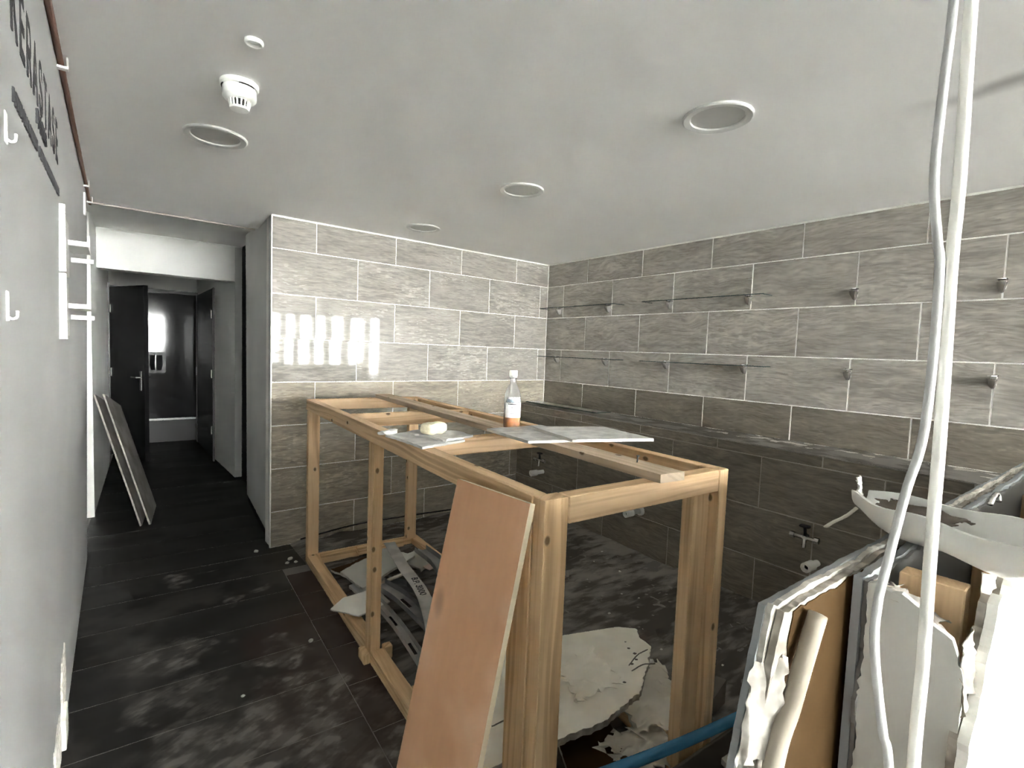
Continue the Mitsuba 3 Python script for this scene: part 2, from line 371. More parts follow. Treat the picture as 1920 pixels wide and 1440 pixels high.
# back tiled wall (body = grout), end return in plaster
struct('wall_back', bx(-2.484, 0.12, 0.0016, 0.16, -0.02, CEIL + .02), 'm_grout')
struct('wall_end', hexa([(-2.488, 0.0, 0.07), (-2.405, 1.21, 0.07), (-2.490, 0.0, CEIL + .02), (-2.42, 1.21, CEIL + .06), (-2.2, 0.165, 0.07), (-2.2, 1.21, 0.07), (-2.2, 0.165, CEIL + .02), (-2.2, 1.21, CEIL + .06)]), 'm_plaster_end')
struct('baseboard_end', hexa([(-2.478, 0.004, 0.0), (-2.395, 1.21, 0.0), (-2.478, 0.004, 0.07), (-2.395, 1.21, 0.07), (-2.2, 0.165, 0), (-2.2, 1.21, 0), (-2.2, 0.165, 0.07), (-2.2, 1.21, 0.07)]), 'm_black')
struct('trim_2', bx(-2.4915, -2.484, -0.003, 0.012, 0.0, CEIL), 'm_trim')
struct('trim_3', bx(-2.484, -0.002, -0.008, 0.004, CEIL - 0.010, CEIL), 'm_trim')
a = WB(0, 0, .008); b = WB(3.64, 0, .008)
struct('trim_4', quadbox(b[:2], a[:2], -0.012, CEIL - 0.010, CEIL), 'm_trim')
# shadow gap and column, header
struct('wall_column', hexa([(-2.364, 2.03, 0.03), (-2.40, 3.04, 0.03), (-2.364, 2.03, 2.4), (-2.40, 3.04, 2.4), (-2.1, 2.03, 0.03), (-2.1, 3.04, 0.03), (-2.1, 2.03, 2.4), (-2.1, 3.04, 2.4)]), 'm_plaster_end')
struct('baseboard_column', bx(-2.36, -2.1, 2.035, 3.03, 0, 0.03), 'm_black')
struct('wall_corridor_back', bx(-2.30, -2.1, 1.2, 2.04, 0, 2.40), 'm_dark_gap')
struct('wall_header', bx(-3.60, -2.364, 2.03, 2.20, 2.010, 2.36), 'm_white_wall')
struct('trim_5', bx(-3.46, -2.30, 2.018, 2.032, 2.345, 2.357), 'm_white')
struct('wall_corridor_right', bx(-2.40, -2.2, 3.04, 4.75, 2.02, 2.4), 'm_plaster_end')
struct('wall_corridor_side', bx(-2.2, -2.0, 1.15, 4.75, -0.02, 2.42), 'm_dark_gap')  # unseen wall added to seal out sunlight leaking past the corridor door
struct('wall_corridor_far', bx(-3.5, -2.2, 4.60, 4.75, 2.04, 2.42), 'm_plaster_end')

# right tiled wall body, ledge body, wall end
def tri_wall(p0, p1, th, z0, z1): return quadbox(p0, p1, th, z0, z1)
a, b = WB(-0.05, 0, -.0016), WB(3.64, 0, -.0016)
struct('wall_right', quadbox(b[:2], a[:2], -0.25, -0.02, CEIL + .02), 'm_grout')
LZ = 0.930
LF0, LF1 = np.array([-0.318, -0.0016]), np.array([-0.437, -3.42])
struct('wall_right_ledge', hexa([(*LF0, 0), (*LF1, 0), (*LF0, LZ), (*LF1, LZ), (0.02, 0.005, 0), (-0.05, -3.42, 0), (0.02, 0.005, LZ), (-0.05, -3.42, LZ)]), 'm_grout_dirty')
# shop front behind the camera: glazed bays between posts
FW = []
holes = [(-3.40, -2.56, .05, 2.25), (-2.48, -1.74, .05, 2.25), (-1.66, -.92, .05, 2.25), (-0.84, -.08, .05, 2.25),
         (.08, .36, .90, 2.20), (.54, .76, .90, 2.20), (.92, 1.20, .90, 2.20), (1.36, 1.60, .90, 2.22), (1.80, 2.14, .90, 2.22), (2.38, 2.80, .90, 2.22),
         (3.0, 4.2, .30, 2.25)]
wall = sbox(-3.75, -0.02, 6.5, 2.46)
for (x0, x1, z0, z1) in holes: wall = wall.difference(sbox(x0, z0, x1, z1))
fm = plate(wall, 0.16)
fm.apply_transform(frame_matrix((0, YF, 0), (1, 0, 0), (0, 0, 1), (0, -1, 0)))
struct('wall_front', fm, 'm_front')
struct('wall_upper_storey', bx(-16, 20, YF - 0.16, 6.0, 2.47, 7.6), 'm_facade')  # unseen mass added overhead so the near pavement stays in shade
struct('wall_side', bx(6.35, 6.5, YF, -3.65, -0.02, 2.4), 'm_white_wall')
struct('wall_side_back', bx(-0.06, 6.4, -3.85, -3.645, -0.02, 2.4), 'm_white_wall')
struct('ground_outside', bx(-40, 40, -60, YF - 0.17, -0.14, -0.04), 'm_pavement')
ob = one('street_building', cat(bx(-45, 50, -44, -34, -0.05, 9.5), bx(-45.2, 50.2, -34, -33.7, 9.3, 9.8)), 'm_facade', 'long pale sunlit building across the street from the shop front', 'building')

# floor: joint bed, tiles, screed
struct('floor', bx(-3.75, 6.5, YF, 4.75, -0.10, -0.0012), 'm_floor_joint')
TH = math.radians(-3.0)
ftm = {}
def floor_tile(u0, u1, v0, v1, mat):
    g = 0.0018
    key = (round(u1 - u0, 3), round(v1 - v0, 3), mat)
    if key not in ftm:
        ftm[key] = mikit.ply(bx(0, u1 - u0 - 2 * g, 0, v1 - v0 - 2 * g, -0.012, 0.0, 0.0012), mat)
    # grid origin (-2.535,-0.995), u along the joint lines (x), v towards +y
    M = T4().translate([-2.535, -0.995, 0]).rotate([0, 0, 1], math.degrees(TH)).translate([u0 + g, v0 + g, RNG.uniform(-.0005, .0004)])
    put('tile', None, None, 'floor', shape=ftm[key], to_world=M)
for k in range(-12, 20):
    v0 = 0.3 * k
    us = [0.0, -1.06]
    if k < 2:
        for a_, b_ in zip(us[:-1], us[1:]):
            floor_tile(b_, a_, v0, v0 + 0.3, 'm_floor_tile')
    else:
        for a_, b_ in ((0.16, -1.06),):
            floor_tile(b_, a_, v0, v0 + 0.3, 'm_floor_tile')
for k in range(-12, 2):
    v0 = 0.3 * k - 0.10
    floor_tile(0.0, 0.19, v0, v0 + 0.3, 'm_floor_red' if k > -4 else 'm_floor_tile')
struct('floor_front', bx(-3.56, 6.35, YF, -4.62, -0.013, 0.0), 'm_bounce_floor')  # unseen pale floor added to bounce light up to the ceiling
# rough screed with combed adhesive
def screed():
    nx, ny = 230, 330
    X, Y = np.meshgrid(np.linspace(-2.36, -0.30, nx), np.linspace(-3.34, -0.0, ny), indexing='ij')
    p = np.stack([X * 5 + Y * 2, Y * 15, X * 0], -1)
    h = (meshkit.fbm(p, 4, 5) - 0.5) * 0.030 + (meshkit.fbm(np.stack([X * 3, Y * 3, X * 0 + 4], -1), 3, 9) - 0.45) * 0.022
    sl = meshkit.fbm(np.stack([X * 2.2, Y * 2.6, X * 0 + 7], -1), 3, 2)
    h = np.where(sl > 0.55, h * 0.25 + 0.012, h)
    h = np.clip(h + 0.004, -0.008, 0.03) * np.clip((X + 2.36) / 0.08, 0, 1)
    top = np.stack([X, Y, h], -1).reshape(-1, 3); i = np.arange(nx * ny).reshape(nx, ny)
    q = np.stack([i[:-1, :-1], i[1:, :-1], i[1:, 1:], i[:-1, 1:]], -1).reshape(-1, 4)
    return trimesh.Trimesh(top, np.vstack([q[:, [0, 1, 2]], q[:, [0, 2, 3]]]), process=False)
k = put('adhesive_bed', screed(), 'm_screed', 'floor', smooth=True); part(k, 'rough dark combed adhesive where floor tiles were lifted')

# wall tiles ------------------------------------------------------------
G = 0.0034
tile_cache = {}
def tile_shape(w, h, mat):
    key = (round(w, 3), round(h, 3), mat)
    if key not in tile_cache: tile_cache[key] = mikit.ply(bx(0, w, -0.010, 0, 0, h, 0.0012), mat)
    return tile_cache[key]
Z1 = 2.05
rows = [(Z1, CEIL)] + [(max(0.0, Z1 - 0.3 * k), Z1 - 0.3 * (k - 1)) for k in range(1, 8)]
cnt = [0]
def wall_tile(parent, axis, o, t0, t1, z0, z1):
    cnt[0] += 1
    w, h = t1 - t0 - 2 * G, z1 - z0 - 2 * G
    if w < 0.012 or h < 0.012: return
    shp = tile_shape(w, h, f'm_tile_{axis}{"b" if z1 < 1.2 else ""}{(cnt[0] * 7 + cnt[0] // 3) % 3}')
    r1, r2 = RNG.normal(0, 0.10), RNG.normal(0, 0.10)
    M = o(t0 + G, z0 + G)
    M = M.translate([w / 2, 0, h / 2]).rotate([1, 0, 0], r1).rotate([0, 0, 1], r2).translate([-w / 2, 0, -h / 2])
    put('tile', None, None, parent, shape=shp, to_world=M)
def oA(t, z): return T4().translate([t, 0.010, z])       # tile front stands on y = 0
X0 = -2.19707
for r, (z0, z1) in enumerate(rows):
    off = 0.0 if r % 2 == 0 else 0.3
    xs = [-2.486] + [x for x in (X0 + off + 0.6 * j - 0.6 for j in range(0, 6)) if -2.486 < x < -0.005] + [-0.002]
    for t0, t1 in zip(xs[:-1], xs[1:]): wall_tile('wall_back', 'x', oA, t0, t1, z0, z1)
def oB(t, z):
    p = WB(t, z); return T4().translate(p.tolist()).rotate([0, 0, 1], -90 + math.degrees(ANG)).translate([0, 0.010, 0])
for r, (z0, z1) in enumerate(rows[:5]):
    if r == 4: z0 = LZ
    off = 0.0 if r % 2 == 0 else 0.3
    ts = [0.002] + [0.52403 + off + 0.6 * j - 0.6 for j in range(0, 9) if 0.02 < 0.52403 + off + 0.6 * j - 0.6 < 3.6] + [3.64]
    for t0, t1 in zip(ts[:-1], ts[1:]): wall_tile('wall_right', 'y', oB, t0, t1, z0, z1)
# extra row between ledge and 1.15
LD = LF1 - LF0; LL = np.linalg.norm(LD); LA = math.degrees(math.atan2(LD[1], LD[0]))
def oL(t, z):
    p = LF0 + LD / LL * t; return T4().translate([p[0], p[1], z]).rotate([0, 0, 1], LA).translate([0, 0.0084, 0])
for r, (z0, z1) in enumerate([(0.868, LZ - .002), (0.568, 0.868), (0.268, 0.568), (0.0, 0.268)]):
    off = [0.23, 0.53, 0.53 - .3, 0.53][r] 
    if r == 0: off = 0.25
    if r == 1: off = 0.53
    ts = [0.002] + [off + 0.6 * j for j in range(0, 6) if off + 0.6 * j < LL - .02] + [LL]
    for t0, t1 in zip(ts[:-1], ts[1:]): wall_tile('wall_right_ledge', 'y', oL, t0, t1, z0, z1)
# dusty ledge top: slightly uneven render
def ledge_top():
    nx, ny = 26, 240
    s, t = np.meshgrid(np.linspace(0, 1, nx), np.linspace(0, 1, ny), indexing='ij')
    A0, A1 = np.array([-0.325, -0.012]), np.array([-0.442, -3.42]); B0, B1 = np.array([0.0, -0.004]), np.array([-0.052, -3.42])
    P = (A0 + (A1 - A0) * t[..., None]) * (1 - s[..., None]) + (B0 + (B1 - B0) * t[..., None]) * s[..., None]
    broken = np.clip((t - 0.48) * 8, 0, 1) * np.clip((s - 0.45) * 3, 0, 1)
    h = LZ + 0.002 + (meshkit.fbm(np.stack([P[..., 0] * 18, P[..., 1] * 14, s * 0], -1), 3, 3) - 0.5) * (0.003 + 0.020 * broken)
    v = np.concatenate([P, h[..., None]], -1).reshape(-1, 3); i = np.arange(nx * ny).reshape(nx, ny)
    q = np.stack([i[:-1, :-1], i[:-1, 1:], i[1:, 1:], i[1:, :-1]], -1).reshape(-1, 4)
    m = trimesh.Trimesh(v, np.vstack([q[:, [0, 1, 2]], q[:, [0, 2, 3]]]), process=False)
    return m
lt = put('ledge_top', ledge_top(), 'm_ledge_dust', 'wall_right_ledge', smooth=True); part(lt, 'dusty broken mortar on the ledge top')

# ------------------------------------------------------------------ corridor: doors, dryer, boards
struct('door_1', quadbox((-3.352, 3.985), (-3.05, 3.30), 0.045, 0.012, 2.0, 0.003), 'm_black', 'black door standing open from the left corridor wall')
dv = np.array([-3.05 + 3.352, 3.30 - 3.985]); dv /= np.linalg.norm(dv); dn = np.array([dv[1], -dv[0]])
hp = np.array([-3.05, 3.30]) - dv * 0.075
def on_door(m, s=0.0): return moved(m, M=frame_matrix((hp[0] - dn[0]*0.0, hp[1] - dn[1]*0.0, 0.97), (*dv, 0), (*(-dn), 0), (0, 0, 1)))
# camera-facing side of the leaf is -x/-y
for sgn in (1, -1):
    base = -dn * 0 
sidef = -1.0
pl_ = bx(-0.02, 0.02, -0.008, 0.0, -0.11, 0.11, 0.002)
lv_ = cat(bx(-0.008, 0.008, -0.05, 0.0, 0.03, 0.046, 0.002), bx(-0.11, 0.008, -0.055, -0.04, 0.028, 0.048, 0.004))
Mh = frame_matrix((hp[0], hp[1], 0.93), (*dv, 0), (-dv[1], dv[0], 0), (0, 0, 1))
kh = put('handle', moved(cat(pl_, lv_), M=Mh), 'm_satin', 'door_1'); part(kh, 'satin metal lever handle on a back plate')
lv2 = cat(bx(-0.008, 0.008, 0.045, 0.10, 0.03, 0.046, 0.002), bx(-0.11, 0.008, 0.09, 0.10, 0.028, 0.048, 0.004))
put('handle', moved(lv2, M=Mh), 'm_black', 'door_1')
for z in (0.25, 1.0, 1.75):
    put('hinge', moved(bx(-0.012, 0.012, -0.014, 0.0, -0.05, 0.05, 0.003), M=frame_matrix((-3.340, 3.958, z), (*dv, 0), (-dv[1], dv[0], 0), (0, 0, 1))), 'm_satin', 'door_1')
struct('trim_6', cat(bx(-3.40, -3.345, 4.0, 4.06, 0, 2.02), bx(-3.40, -3.345, 4.0, 4.6, 2.0, 2.06)), 'm_black')
# far door frame and glossy dark panel with rail
struct('door_2', cat(bx(-3.36, -2.985, 4.50, 4.62, 0, 2.05), bx(-2.405, -2.36, 4.50, 4.62, 0, 2.05), bx(-3.36, -2.36, 4.50, 4.62, 2.02, 2.06)), 'm_black', 'dark door frame at the end of the corridor')
struct('wall_far', bx(-3.5, -2.2, 4.64, 4.75, -0.02, 2.42), 'm_black_gloss')
struct('trim_7', bx(-3.3, -2.40, 4.625, 4.642, 0.30, 0.325), 'm_white')
flat('m_kick', (0.07, 0.07, 0.07), 0.35, 0.4)
struct('baseboard_far', bx(-3.3, -2.40, 4.63, 4.645, 0.0, 0.30), 'm_kick')
struct('trim_8', bx(-2.425, -2.400, 4.44, 4.50, 0.0, 2.03), 'm_dim')
put('strike_plate', bx(-2.43, -2.425, 4.45, 4.485, 0.93, 1.05), 'm_satin', 'trim_8')
# right corridor door in its opening
struct('door_3', hexa([(-2.412, 3.10, 0.01), (-2.420, 4.42, 0.01), (-2.412, 3.10, 2.02), (-2.420, 4.42, 2.02), (-2.35, 3.10, 0.01), (-2.35, 4.42, 0.01), (-2.35, 3.10, 2.02), (-2.35, 4.42, 2.02)]), 'm_black', 'black door on the right side of the corridor')
for z in (0.35, 1.02, 1.72): put('hinge', bx(-2.424, -2.411, 3.16, 3.19, z - .05, z + .05, 0.003), 'm_satin', 'door_3')
struct('trim_9', bx(-2.418, -2.40, 3.04, 3.09, 0, 2.02), 'm_dim')
hd = thing('hand_dryer', 'black and chrome hand dryer on the glossy wall at the corridor end', 'hand dryer')
shell = m3.CrossSection([[(-0.108, -0.135), (0.108, -0.135), (0.108, 0.135), (-0.108, 0.135)]]).offset(-0.03, m3.JoinType.Round).offset(0.03, m3.JoinType.Round, circular_segments=24)
sh = m3.Manifold.extrude(shell, 0.12).to_mesh(); sh = trimesh.Trimesh(sh.vert_properties[:, :3], sh.tri_verts)
put('body', moved(sh, M=frame_matrix((-2.875, 4.64, 1.09), (1, 0, 0), (0, 0, 1), (0, -1, 0))), 'm_black', hd)
fp_ = hull([(math.sin(q) * .085 * sc_, y, .030 * math.cos(q)) for q in np.linspace(-1.2, 1.2, 13) for y, sc_ in ((-.10, .75), (-.02, 1.0), (.10, .9))])
put('front_plate', moved(fp_, M=frame_matrix((-2.875, 4.535, 1.09), (1, 0, 0), (0, 0, 1), (0, -1, 0))), 'm_black_gloss', hd, smooth=50)

# boards leaning on the corridor wall
def lean_board(key_label, dx, th, mats, sd, group=None):
    # plate in its own plane: length along lean, width along y
    t = thing('plasterboard', key_label, 'plasterboard', group)
    foot = np.array([-3.155 + dx, 0.95, 0.0]); top = np.array([-3.42 + dx, 1.30, 0.97])
    ex = np.array([0.12, 0.99, 0.0]); ez = top - foot; L = np.linalg.norm(ez)
    for k_, (o_, t_, m_, nm) in enumerate(((0, .0012, mats[0], 'paper'), (.0012, th - .0024, 'm_gyp_core', 'core'), (th - .0012, .0012, mats[0], 'paper'))):
        g = ragged([(0, 0), (0.50, 0), (0.50, L), (0, L)], 0.02, 0.003, sd + k_, edges=(3,))
        m = plate(g, t_)
        ez_ = ez / L; ex_ = ex - ez_ * (ex @ ez_); ex_ /= np.linalg.norm(ex_); n_ = np.cross(ex_, ez_)
        put(nm, moved(m, M=frame_matrix(foot + n_ * o_, ex_, ez_, n_)), m_, t)
lean_board('plasterboard sheet leaning on the corridor wall, nearest the open black door', 0.030, 0.0125, ('m_board_dull',), 1)
lean_board('plasterboard sheet leaning on the corridor wall, closest to the wall', -0.025, 0.0125, ('m_board_dull',), 7)

# pipe along the ceiling edge, with clips; ceiling edge trim
pr = thing('copper_pipe', 'brown pipe running along the top of the left wall', 'pipe')
put('pipe', tube([(-3.462, -8.0, 2.245), (-3.440, -2.2, 2.245), (-3.425, 0.53, 2.245)], 0.008, 10, 3), 'm_copper', pr, smooth=True)
for y in (-7.0, -5.2, -3.4, -1.55, -0.02, 0.40):
    x = -3.425 - (0.53 - y) * 0.0045
    put('clip', cat(bx(x - .03, x + .014, y - .012, y + .012, 2.226, 2.234, .002), bx(x + .011, x + .016, y - .012, y + .012, 2.226, 2.262, .002)), 'm_white', pr)
struct('trim_10', cat(tube([(-3.44, 0.545, 2.258), (-2.478, 0.553, 2.258)], 0.006, 10, 2)), 'm_edge_trim', smooth=True)

# wall sign (raised black lettering)
ws = thing('wall_sign', 'raised black lettering high on the grey left wall', 'sign')
wx = lambda y, z: -3.467 - (0.43 - y) * 0.004 + z * 0.0132
def letter(ch, y, z, h, name='letter', depth=0.006, sx=1.0, bold=False):
    m = meshkit.text_mesh(ch, h, depth, bold)
    m.apply_scale([sx, 1, 1])
    x = wx(y, z) 
    return moved(m, M=frame_matrix((x - 0.001, y, z), (0, 1, 0), (0, 0, 1), (1, 0, 0)))
word = 'KÉRASTASE'; n = len(word); y0, y1 = -2.43, -1.545
wid = []
for ch in word:
    m = meshkit.text_mesh(ch, 0.118, 0.003); wid.append(m.bounds[1][0] * .80)
gap = ((y1 - y0) - sum(wid)) / (n - 1); y = y0
for ch, w in zip(word, wid):
    put('letter', letter(ch, y, 1.945, 0.118, depth=.003, sx=.80, bold=True), 'm_black_letter', ws); y += w + gap
pm = letter('PARIS', 0, 0, 0.030); w = pm.bounds[1][1] - pm.bounds[0][1]
put('small_word', letter('PARIS', -2.085, 1.893, 0.032, sx=0.185 / w), 'm_black_letter', ws)
marks = []; rr = random.Random(5); y = -2.41
while y < -1.53:
    if abs(y + 2.06) > 0.015:
        wq = rr.uniform(0.014, 0.022); z = 1.822 + (y + 2.41) * 0.03; x = wx(y, z) - 0.001
        marks.append(bx(x, x + .005, y, y + wq * 0.32, z, z + .024))
        if rr.random() < .7: marks.append(bx(x, x + .005, y + wq * 0.55, y + wq * 0.85, z + (0 if rr.random() < .6 else .012), z + .024))
        marks.append(bx(x, x + .004, y, y + wq * .8, z + rr.choice((0, .010, .020)), z + rr.choice((0, .010, .020)) + .0042 + .001))
        y += wq + 0.006
    else: y += 0.03
km = put('lettering_row', cat(*marks), 'm_black_letter', ws); part(km, 'thin row of small black capitals too small to read'); labels[km]['kind'] = 'stuff'

# hooks on the left wall
def hook(label, z):
    t = thing('wall_hook', label, 'hook', None); y = -2.48; x = wx(y, z)
    put('plate', bx(x - .002, x + .0025, y - .010, y + .010, z - .005, z + .045, .001), 'm_white_plastic', t)
    put('arm', tube([(x + .002, y, z + .002), (x + .006, y, z - .001), (x + .010, y, z), (x + .0125, y, z + .004), (x + .013, y, z + .013)], 0.0022, 8, 4), 'm_white_plastic', t, smooth=True)
hook('upper white hook on the grey left wall, below the lettering', 1.735)
hook('lower white hook on the grey left wall', 1.445)

# white wall units: two stacked panels with shelves
def unit(label, z0, z1, zs):
    t = thing('wall_shelf', label, 'shelf'); y = -1.50; x = wx(y, z0) - .004
    put('upright', bx(x, -3.436, y, y + 0.018, z0, z1, .0015), 'm_white', t)
    k = put('back_panel', bx(x, x + 0.012, y + .018, -1.16, z0 + .01, z1 - .01, .001), 'm_grey_paint', t); part(k, 'grey glossy back panel')
    for q, (yy, xx, dz) in enumerate(((-1.20, -3.385, 0.0), (-0.96, -3.380, -0.035))):
        put('shelf_lip', bx(x, xx, yy, yy + .016, zs - .018 + dz, zs + dz, .0015), 'm_white', t)
    put('shelf_board', bx(x, -3.39, -1.19, -0.95, zs - .017, zs - .012), 'm_disc', t)
unit('upper white wall shelf on the left wall, under the lettering', 1.622, 1.834, 1.765)
unit('lower white wall shelf on the left wall', 1.406, 1.617, 1.536)
one('wall_bracket', bx(-3.47, -3.431, 0.02, 0.06, 2.085, 2.205, .003), 'm_white', 'small white upright bracket at the top end of the left wall', 'bracket')
# torn plaster along the foot of the left wall
def scar(label, y0, y1, z0, z1, mat, sd, bulge):
    g = ragged([(y0, z0), (y1, z0), (y1, z1), (y0, z1)], 0.012, 0.010, sd)
    m = plate(g, bulge + .012)
    return moved(m, M=frame_matrix((wx((y0 + y1) / 2, z0) - .012, 0, 0), (0, 1, 0), (0, 0, 1), (1, 0, 0)))
ks = [put('torn_plaster', scar('', -1.50, -1.36, 0.16, 0.33, 'm', 3, .006), 'm_gyp_core', 'wall_left'), put('torn_plaster', scar('', -1.75, -1.56, 0.06, 0.19, 'm', 8, .006), 'm_gyp_core', 'wall_left'),
      put('filler_patch', scar('', -1.55, -1.44, 0.055, 0.155, 'm', 5, .016), 'm_cream', 'wall_left'), put('torn_plaster', scar('', -1.95, -1.80, 0.0, 0.10, 'm', 9, .010), 'm_gyp_core', 'wall_left')]

# ------------------------------------------------------------------ ceiling fittings
def downlight(x, y, label, r=0.118, zc=CEIL):
    t = thing('ceiling_light', label, 'ceiling light', None)
    prof = [(r - .029, zc + .004), (r - .029, zc - .003), (r - .026, zc - .0065), (r - .005, zc - .009), (r, zc - .006), (r, zc + .004), (r - .029, zc + .004)]
    put('trim_ring', moved(lathe(prof, 64), (x, y, 0)), 'm_ring', t, smooth=35)
    put('diffuser', moved(lathe([(0, zc + .002), (0, zc - .0015), (r - .0295, zc - .0015), (r - .0295, zc + .002), (0, zc + .002)], 48), (x, y, 0)), 'm_disc', t)
downlight(-2.977, -1.196, 'round flush ceiling light beside the smoke detector')
downlight(-1.651, -2.668, 'round flush ceiling light nearest the hanging cables')
downlight(-1.634, -1.565, 'round flush ceiling light in the middle of the ceiling')
downlight(-1.597, -0.43, 'round flush ceiling light closest to the tiled back wall')
downlight(-2.94, 0.735, 'faint round ceiling light above the corridor entrance', zc=2.355)
sd = thing('smoke_detector', 'white smoke detector on the ceiling, above the round light by the left wall', 'smoke detector')
pos = (-2.985, -1.742, 0)
def Zr(d): return CEIL - d
put('base', moved(lathe([(0, Zr(0)), (.058, Zr(0)), (.058, Zr(.010)), (.054, Zr(.015)), (0, Zr(.015))], 40), pos), 'm_white_plastic', sd, smooth=35)
put('body', moved(lathe([(0, Zr(.015)), (.048, Zr(.015)), (.050, Zr(.019)), (.051, Zr(.046)), (.045, Zr(.053)), (.037, Zr(.056)), (0, Zr(.056))], 40), pos), 'm_white_plastic', sd, smooth=35)
put('chamber', moved(lathe([(0, Zr(.055)), (.028, Zr(.055)), (.024, Zr(.078)), (0, Zr(.078))], 24), pos), 'm_dark_gap', sd)
for i in range(16):
    a = i * math.tau / 16; c_, s_ = math.cos(a), math.sin(a)
    put('vent_bar', moved(hull([(.0355 * c_ - .0022 * s_ * q, .0355 * s_ + .0022 * c_ * q, Zr(.055)) for q in (-1, 1)] + [(.029 * c_ - .002 * s_ * q, .029 * s_ + .002 * c_ * q, Zr(.055)) for q in (-1, 1)] + [(.029 * c_ - .0022 * s_ * q, .029 * s_ + .0022 * c_ * q, Zr(.079)) for q in (-1, 1)] + [(.024 * c_ - .002 * s_ * q, .024 * s_ + .002 * c_ * q, Zr(.079)) for q in (-1, 1)]), pos), 'm_white_plastic', sd)
put('cap', moved(lathe([(0, Zr(.077)), (.030, Zr(.077)), (.028, Zr(.083)), (.016, Zr(.086)), (0, Zr(.086))], 32), pos), 'm_white_plastic', sd, smooth=35)
for a0 in (0.3, 2.4, 4.5):
    arc = [(.0522 * math.cos(a0 + k * .16), .0522 * math.sin(a0 + k * .16), Zr(.0165)) for k in range(7)]
    put('slot', moved(tube(arc, .0018, 6, 2), pos), 'm_dark_gap', sd)
ss = thing('ceiling_sensor', 'tiny white round sensor on the ceiling near the smoke detector', 'sensor')
put('rim', moved(lathe([(.018, Zr(-.002)), (.018, Zr(.008)), (.021, Zr(.010)), (.025, Zr(.006)), (.025, Zr(-.002)), (.018, Zr(-.002))], 32), (-3.0, -2.036, 0)), 'm_white_plastic', ss, smooth=35)
put('lens', moved(lathe([(0, Zr(-.002)), (.0178, Zr(-.002)), (.0178, Zr(.001)), (.009, Zr(.006)), (0, Zr(.007))], 32), (-3.0, -2.036, 0)), 'm_white_plastic', ss, smooth=35)

# ------------------------------------------------------------------ shelves and brackets on the right wall
def bracket(t_, z, label, big=False):
    t = thing('shelf_bracket', label, 'bracket'); s = 1.0
    M = lambda: frame_matrix(WB(t_, z), (-math.sin(ANG) * 0 + math.sin(ANG), -math.cos(ANG), 0), (-math.cos(ANG), -math.sin(ANG), 0), (0, 0, 1))
    # pear-shaped clamp: tapered body below, small upper jaw
    body = hull([(x * .015 * w, d_ * dd, zz) for zz, w, dd in ((-.050, .30, .40), (-.030, .75, .78), (-.004, 1.0, 1.0)) for x in (-1, -.5, .5, 1) for d_ in (0.0, .052) ] + [(0, .060, -.004)])
    jaw = hull([(x * .016, d_, zz) for x in (-1, 1) for d_ in (0.0, .042) for zz in (.008, .013)] + [(0, .050, .008), (0, .050, .013)])
    back = bx(-.013, .013, -.002, .004, -.034, .015, .002)
    put('clamp_body', moved(cat(body, back), M=M()), 'm_satin', t, smooth=40)
    put('upper_jaw', moved(jaw, M=M()), 'm_satin', t)
TB = [0.19, 0.80, 1.41, 2.015, 2.62, 3.222]
nm = ['first', 'second', 'third', 'fourth', 'fifth', 'sixth']
for i, tb in enumerate(TB):
    for zz, wd in ((1.830, 'upper'), (1.378, 'lower')):
        if i < 4: lb = f'small metal clamp under the {wd} glass shelf, {nm[i]} from the corner'
        else: lb = f'empty metal shelf clamp in the {wd} row, {"left of the hanging cables" if i == 4 else "right of the hanging cables"}'
        bracket(tb, zz, lb)
def gshelf(t0, t1, z, label):
    a = WB(t0, z, 0.004); b = WB(t1, z, 0.004)
    t = thing('glass_shelf', label, 'glass shelf')
    put('sheet', quadbox(a[:2], b[:2], -0.125, z, z + .006), 'm_sheet', t)
    d = (b - a)[:2] / np.linalg.norm((b - a)[:2]); n_ = np.array([d[1], -d[0]])
    put('front_edge', quadbox(a[:2] + n_ * .1250, b[:2] + n_ * .1250, -.0012, z, z + .006), 'm_glass_edge', t)
    for e in (a, b): put('end_edge', quadbox(e[:2], e[:2] + n_ * .125, .0012, z, z + .006), 'm_glass_edge', t)
    return t
gshelf(0.03, 0.96, 1.8315, 'upper glass shelf nearest the corner of the tiled walls')
gshelf(1.24, 2.16, 1.8315, 'upper glass shelf further from the corner')
gshelf(0.03, 0.98, 1.3795, 'lower glass shelf nearest the corner of the tiled walls')
gshelf(1.24, 2.18, 1.3795, 'lower glass shelf further from the corner')
# spare panes on the ledge
for i, (t0, t1, z) in enumerate(((0.03, 0.92, LZ + .012), (0.06, 0.98, LZ + .020))):
    t = thing('glass_sheet', ('lower' if i == 0 else 'upper') + ' loose glass sheet lying on the tiled ledge in the corner', 'glass sheet')
    a, b = WB(t0, 0, .10 + .02 * i), WB(t1, 0, .10 + .025 * i); d = (b - a)[:2] / np.linalg.norm((b - a)[:2]); n_ = np.array([d[1], -d[0]])
    put('sheet', quadbox(a[:2], b[:2], -0.15, z, z + .006), 'm_sheet', t)
    put('front_edge', quadbox(a[:2] + n_ * .15, b[:2] + n_ * .15, -.0012, z, z + .006), 'm_glass_edge', t)
    put('end_edge', quadbox(b[:2], b[:2] + n_ * .15, .0012, z, z + .006), 'm_glass_edge', t)
